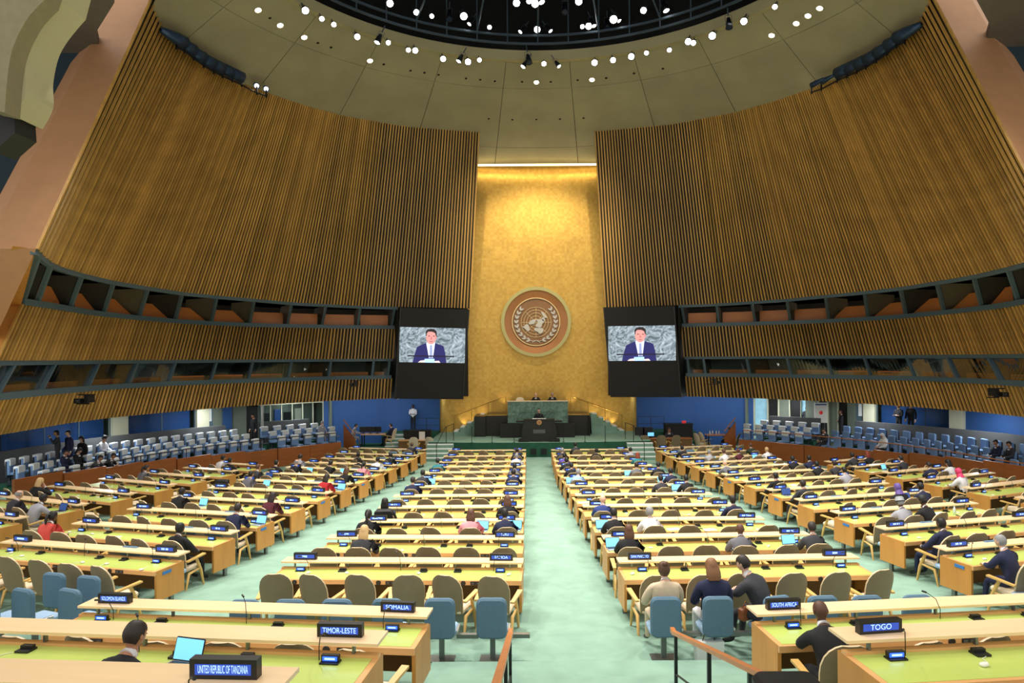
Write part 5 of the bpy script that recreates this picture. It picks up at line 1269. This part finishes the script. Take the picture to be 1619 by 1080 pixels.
# people in the side seats and standing
for px, py, hs, hc, top, sk, lab, mk in ((98,701,'s','d','blue','m','person in blue suit and red tie in the left rear side seats',1),(92,713,'s','k','navy','m','person in navy suit in the left side seats, middle row',0),(116,713,'l','k','black','l','person in black with long dark hair in the left side seats',0),(130,721,'s','k','charcoal','m','person in dark suit writing in the left front side seats',0),
    (165,695,'k','K','white','m','person in white shirt and dark cap in the left side seats',0),(163,721,'s','k','black','m','person in black bending forward in the left front side seats',0),(511,660,'s','g','light grey','l','person in light grey jacket at the stage end of the left seats',1),
    (1305,673,'s','k','charcoal','m','person in dark suit at the end of the right rear side seats',0),(1397,689,'h','W','white','m','person in pale headscarf among the right side seats',0),(1591,697,'s','k','navy','m','person in navy suit in the right side seats at the edge',0),(1596,709,'s','k','charcoal','m','person in grey suit in front of the navy-suited one, right edge',0)):
    b = min(side_spots, key=lambda s: (proj(s[0] + V(0, 0, 1.25))[0] - px)**2 + (proj(s[0] + V(0, 0, 1.25))[1] - py)**2); side_spots.remove(b)
    rz = b[1]; person(b[0] + V(-math.sin(rz), math.cos(rz), 0) * .22, rz, 'bent' if 'bending' in lab or 'writing' in lab else 'lap', hs, hc, top, sk, lab, mask=bool(mk))
def stander(px, py, Y, rz, pose, hs, hc, top, sk, lab, zf=None, tr=None, mk=False):
    """py: height of the head centre in the photograph, used only when no floor height is given"""
    p = at_y(px, py, Y); p.z = zf if zf is not None else p.z - 1.67
    return person(p, rz, pose, hs, hc, top, sk, lab, trousers=tr, mask=mk)
stander(91, 684, 28.6, 2.2, 'photo', 's', 'k', 'charcoal', 'm', 'photographer in dark jacket raising a camera, standing behind the left seats')
stander(109, 684, 28.9, 2.6, 'stand', 's', 'k', 'navy', 'l', 'person in dark suit standing beside the photographer on the left')
stander(130, 693, 29.6, 2.8, 'stand', 'l', 'k', 'black', 'l', 'person in white face mask standing right of the photographer', mk=True)
stander(401, 657, 38.5, 2.6, 'stand', 's', 'k', 'black', 'm', 'person in black suit standing by the gap in the left seats')
stander(653, 644, 45.0, 3.1, 'cross', 's', 'k', 'white', 'd', 'guard in white shirt standing on the landing by the blue wall', 1.0, 'black')
stander(1275, 645, 41.8, -.9, 'walk', 's', 'k', 'charcoal', 'm', 'person in grey suit walking past the right glass doors')
stander(1330, 651, 40.2, 1.4, 'cross', 's', 'b', 'charcoal', 'm', 'person in grey jacket bent behind the right grey wall')
stander(1440, 640, 36.3, 2.2, 'stand', 's', 'k', 'black', 'l', 'dark-suited person behind the right seats, nearer the stage')
stander(1421, 641, 36.6, 2.0, 'cross', 's', 'k', 'black', 'm', 'dark-suited person behind the right seats, left of another')
person(V(.62, 40.9, .98), math.pi, 'speak', 's', 'd', 'black', 'l', 'speaker in dark suit and light tie standing at the black lectern')
MB().box((-.5, -.35, 0), (.5, .45, .13)).build('speaker_step', M_podium, None, (.62, 40.95, .85)); tag(bpy.data.objects['speaker_step'], 'low black step behind the lectern under the speaker', 'step')
for px, hs, hc, sk, lab in ((847, 'r', 'g', 'l', 'white-haired person in dark suit seated behind the marble desk, middle'), (873, 's', 'g', 'm', 'grey-haired person in dark suit seated behind the marble desk, right')):
    p = at_y(px, 623, 43.35); p.z = 2.17; person(p, math.pi, 'desk', hs, hc, 'black', sk, lab); chair(p, math.pi, 'cream chair behind the marble desk, %s' % lab.split(', ')[-1], 'chairs of the marble desk', False)
p = at_y(822, 623, 43.35); p.z = 2.17; chair(p, math.pi, 'empty cream chair behind the marble desk, left', 'chairs of the marble desk', False)
# ------------------------------------------------------------------ tables beside the stage
def table(nm, p, w_, d_, h, m, label, rz=0, front=None, legs=True):
    o = empty(nm, p, rz, label=label, cat='table'); MB().rbox((-w_/2, -d_/2, h - .05), (w_/2, d_/2, h), .08).build('table_top', m, o)
    if legs:
        for x in (-w_/2 + .1, w_/2 - .1):
            for y in (-d_/2 + .1, d_/2 - .1): MB().box((x - .03, y - .03, 0), (x + .03, y + .03, h - .05)).build('leg', M_dark, o)
    if front: MB().box((-w_/2 + .05, -d_/2 + .05, .05), (w_/2 - .05, -d_/2 + .1, h - .05)).build('front_panel', front, o)
    return o
def cream_chair(p, rz, label):
    o = chair(p, rz, label, 'cream chairs beside the stage', False); 
    for c in o.children:
        if c.name.startswith('backrest'): c.material_slots[0].link = 'OBJECT'; c.material_slots[0].material = M_cream
    return o
def monitor(p, rz, label, on=False, w_=.5, h=.34):
    o = empty('monitor', p, rz, label=label, cat='monitor'); MB().rbox((-w_/2, 0, .1), (w_/2, .04, .1 + h), .02, axis=1).build('casing', M_black, o); MB().box((-.03, .02, 0), (.03, .05, .15)).box((-.12, -.05, 0), (.12, .12, .015)).build('stand', M_black, o)
    MB().box((-w_/2 + .02, -.004, .12), (w_/2 - .02, .0, .08 + h)).build('screen', M_lap if on else M_dark, o); return o
# left: clerks' table on a low platform
plx = at_y(592, 700, 42.6).x
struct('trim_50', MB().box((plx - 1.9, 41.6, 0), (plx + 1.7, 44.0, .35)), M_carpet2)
table('clerk_table', (plx, 42.6, .35), 1.6, .8, .75, M_wood, 'light oval clerk table with three monitors by the left blue wall')
for j, px in enumerate((575, 586, 597)): monitor((at_y(px, 680, 42.7).x, 42.7, 1.1), math.pi + (.2, 0, -.2)[j] , 'black monitor on the clerk table, %s from the left' % ORD[j+1])
person(V(at_y(557, 690, 42.3).x, 42.5, .35), -1.35, 'desk', 's', 'k', 'light grey', 'm', 'person in light shirt at the left end of the clerk table', mask=True)
person(V(at_y(614, 690, 42.3).x, 42.6, .35), 1.35, 'back', 's', 'd', 'navy', 'l', 'person in dark suit at the right end of the clerk table')
cream_chair(V(at_y(556, 690, 42.3).x - .02, 42.5, .35), -1.35, 'chair of the light-shirted clerk, left of the clerk table'); cream_chair(V(at_y(615, 690, 42.3).x + .02, 42.6, .35), 1.35, 'chair of the dark-suited clerk, right of the clerk table')
# brown timber block with sloping rail at the end of the left seating, and its twin
for side in (-1, 1):
    f = mir if side > 0 else (lambda p: p); S = 'left' if side < 0 else 'right'
    a = at_y(543, 700, 40.4); b = at_y(561, 700, 40.2); a.z = b.z = 0; a, b = f(a), f(b)
    if a.x > b.x: a, b = b, a
    o = empty('timber_screen', a, label='brown timber end screen with a sloping top near the %s blue wall' % S, cat='screen')
    d = b - a; h0, h1 = (1.9, 1.05) if side < 0 else (1.05, 1.9)
    MB().add([(0, 0, 0), (d.x, d.y, 0), (d.x, d.y, h1), (0, 0, h0), (0, .12, 0), (d.x, d.y + .12, 0), (d.x, d.y + .12, h1), (0, .12, h0)], [(0,1,2,3),(7,6,5,4),(0,4,5,1),(1,5,6,2),(2,6,7,3),(3,7,4,0)]).build('panel', M_brown, o)
    MB().tube([(0, .06, h0 + .3), (d.x, d.y + .06, h1 + .25)], .03, 6).build('rail', M_rail, o)
    for t in (.1, .9): MB().tube([(d.x*t, d.y*t + .06, lerp(h0, h1, t)), (d.x*t, d.y*t + .06, lerp(h0, h1, t) + .28)], .015, 5).build('post', M_metal, o)
# left desk with cream chairs and a white board
dx = at_y(662, 700, 41.9).x
t = table('reporters_desk', (dx, 42.0, 0), 2.5, .7, .78, M_wood, 'light desk with cream chairs left of the stage steps', front=M_dwood)
for j, px in enumerate((654, 682)): cream_chair(V(at_y(px, 700, 41.1).x, 41.1, 0), (.15, -.25)[j], 'cream chair at the desk left of the stage, %s' % ('left' if j == 0 else 'right'))
tag(MB().box((-.18, -.01, 0), (.18, .01, .5)).build('white_board', M_paper, None, (at_y(667, 690, 41.9).x, 41.95, .78)), 'white upright board on the desk left of the stage', 'sign')
o = empty('equipment_counter', (at_y(660, 690, 42.9).x, 42.9, 0), label='black equipment counter below the landing on the left', cat='counter'); MB().box((-.85, -.2, 0), (.85, .2, 1.25)).build('body', M_dark, o); MB().box((-.9, -.25, 1.25), (.9, .25, 1.3)).build('top', M_black, o)
# landing rails
for side in (-1, 1):
    f = mir if side > 0 else (lambda p: p); S = 'left' if side < 0 else 'right'
    o = empty('landing_rail', f(V(-7.4, 43.8, 1.0)), label='thin black rail on the %s landing' % S, cat='railing')
    k = -1 if side > 0 else 1
    for z in (.5, .95): MB().tube([(0, 0, z), (k*1.7, 0, z)], .014, 5).build('bar', M_black, o)
    for x in (0, .85, 1.7): MB().tube([(k*x, 0, 0), (k*x, 0, .95)], .018, 5).build('post', M_black, o)
# right side of the stage
rx = at_y(1046, 700, 41.9).x
t = table('secretaries_desk', (rx, 41.9, 0), 3.7, .7, .80, M_rail, 'brown desk with laptop right of the stage steps', front=M_dwood)
for j, px in enumerate((1018, 1045, 1067)): chair(V(at_y(px, 700, 41.2).x, 41.2, 0), (.05, -.1, .1)[j], 'olive chair at the brown desk right of the stage, %s from the left' % ORD[j+1], 'olive chairs right of the stage', False)
monitor((at_y(1029, 684, 41.9).x, 41.9, .80), 0, 'small bright monitor on the brown desk right of the stage', True, .42, .26)
for j, px in enumerate((1011, 1024)): monitor((at_y(px, 678, 42.6).x, 42.6, .8), math.pi, 'large black monitor seen from behind, %s one right of the stage' % ('left' if j == 0 else 'right'), False, .6, .5)
table('side_stand', (at_y(1018, 690, 42.65).x, 42.65, 0), 1.3, .35, .8, M_dark, 'black stand carrying two large monitors right of the stage')
o = empty('black_counter', (at_y(1072, 690, 42.9).x, 42.9, 0), label='tall black counter by the right blue wall with a red telephone', cat='counter')
MB().box((-.85, -.3, 0), (.85, .3, 1.55)).build('body', M_dark, o); MB().box((-.9, -.35, 1.55), (.9, .35, 1.6)).build('top', M_black, o)
p = V(at_y(1081, 665, 42.9).x, 42.85, 1.6); o = empty('telephone', p, label='red telephone on the tall black counter', cat='telephone'); MB().rbox((-.12, -.1, 0), (.12, .1, .1), .03).build('base', M_red, o); MB().rbox((-.14, -.03, .1), (.14, .03, .16), .025).build('handset', M_red, o)
person(V(at_y(1058, 690, 42.2).x, 42.35, 0), math.pi, 'desk', 's', 'b', 'charcoal', 'm', 'person in dark jacket at the brown desk facing the hall')
tx = at_y(1133, 700, 42.2).x
table('lounge_table', (tx, 42.3, 0), 1.3, .8, .95, M_rail, 'round-cornered table with water bottles by the right blue wall')
for j, px in enumerate((1122, 1127, 1132, 1137)):
    q_ = V(at_y(px, 690, 42.3).x, 42.25 + .1 * (j % 2), .95); _o = MB().lathe([(.001, 0), (.035, 0), (.035, .17), (.014, .21), (.014, .25), (.001, .25)], 10).build('water_bottle', M_cable, None, q_)
    tag(_o, 'water bottle on the table by the right blue wall, %s from the left' % ORD[j+1], 'bottle', 'bottles by the right blue wall')
for j, px in enumerate((1106, 1117)): cream_chair(V(at_y(px, 690, 42.2).x, 42.0 + j*.6, 0), -1.2, 'high cream chair left of the bottle table, %s' % ('nearer' if j == 0 else 'farther'))
chair(V(at_y(1158, 690, 41.8).x, 41.6, 0), 1.0, 'light chair right of the bottle table', 'olive chairs right of the stage', False)
person(V(at_y(1151, 690, 42.3).x, 42.3, 0), 1.4, 'back', 'l', 'k', 'black', 'm', 'long-haired person in black at the bottle table')
# poster on an easel, right
p = at_y(1298, 680, 40.5); p.z = 1.6 + .0
o = empty('poster_stand', (p.x, p.y, .9), label='white poster on a stand behind the right grey wall', cat='sign')
MB().box((-.38, -.02, .9), (.38, .02, 2.1)).build('poster', M_paper, o); MB().box((-.33, -.025, 1.95), (.33, -.02, 2.02)).build('heading', M_bluew, o)
q_ = MB().lathe([(.11, 0), (.11, .006), (.001, .006)], 16).build('round_mark', M_red, o, (0, -.02, 1.5)); q_.rotation_euler = (R_(90), 0, 0)
for x in (-.3, .3): MB().tube([(x, 0, -.9), (x*.7, .0, .95)], .02, 5).build('leg', M_metal, o)
# things on the desks: papers, glasses, bottles
def seat_near(px, py): return min(SEATS, key=lambda s: (proj(s[0] + V(0, .6, .75))[0] - px)**2 + (proj(s[0] + V(0, .6, .75))[1] - py)**2)
for px, py in ((1160, 834), (940, 786), (1270, 779), (745, 722), (200, 845), (500, 762), (1440, 790), (1060, 848), (255, 757), (1300, 700)):
    s = seat_near(px, py); r0 = s[1]; uy = V(-math.sin(r0), math.cos(r0), 0); ux = V(math.cos(r0), math.sin(r0), 0)
    o = MB().box((-.15, -.105, 0), (.0, .105, .004)).box((.01, -.1, 0), (.16, .11, .006)).build('papers', M_paper, None, s[0] + uy*.62 - ux*.22 + V(0, 0, .7505), r0 + .2); tag(o, 'open white papers on the desk, ' + s[2], 'papers', 'papers on the desks')
M_water = mat('clear glass tumbler', (205, 222, 222), .1)
base = seat_near(1490, 806); r0 = base[1]; uy = V(-math.sin(r0), math.cos(r0), 0); ux = V(math.cos(r0), math.sin(r0), 0)
GM = MB().lathe([(.001, .004), (.026, 0), (.033, .1), (.030, .1), (.024, .008)], 12).mesh('tumbler', [M_water])
for j in range(10):
    o = inst(GM, 'drinking_glass', None, base[0] + uy * (.52 + .09 * (j % 2)) + ux * (-.2 + .075 * (j // 2) * 1.2) + V(0, 0, .75)); tag(o, 'clear glass of the cluster on the desk, %s %s' % (ORD[j // 2 + 1], 'front' if j % 2 == 0 else 'back'), 'glass', 'clear drinking glasses')
for j, (dx_, dy) in enumerate(((0, .70), (.12, .72), (.75, .62))):
    o = MB().lathe([(.001, 0), (.036, 0), (.036, .15), (.016, .19), (.016, .22), (.001, .22)], 10).build('water_bottle', M_water, None, base[0] + uy * dy + ux * (dx_ - .15) + V(0, 0, .75)); tag(o, 'clear water bottle, %s by the cluster of glasses' % ORD[j+1], 'bottle', 'water bottles by the glasses')
for (px, py, n) in ((1482, 847, 'right outer'), (275, 855, 'left outer')):
    pass
# blue seat tags on some end panels
for o in [o for o in COL.objects if o.name.startswith('delegate_desk')]:
    lab = o['label']
    if ('outer' in lab) and any(k in lab for k in (', first', ', third', ', fifth', ', seventh')):
        sgn = 1 if 'right outer' in lab else -1
        MB().box((-.006, -.11, -.03), (.006, .11, .03)).build('blue_tag', M_tag, o, (-.008 if sgn > 0 else .008, .30, .66))
# black coats hung on two chairs
for px, py, w in ((356, 762, 'left outer'), (613, 822, 'left centre')):
    s = min(SEATS, key=lambda s: (proj(s[0] + V(0, -.3, .8))[0] - px)**2 + (proj(s[0] + V(0, -.3, .8))[1] - py)**2)
    c = s[4]; o = MB().rbox((-.24, -.44, .42), (.24, -.36, 1.13), .07, axis=1).rbox((-.2, -.36, .98), (.2, -.20, 1.14), .05, axis=2).build('black_coat', M_dark, None, c.location, c.rotation_euler.z); tag(o, 'black coat hung over the chair %s' % s[2], 'coat')
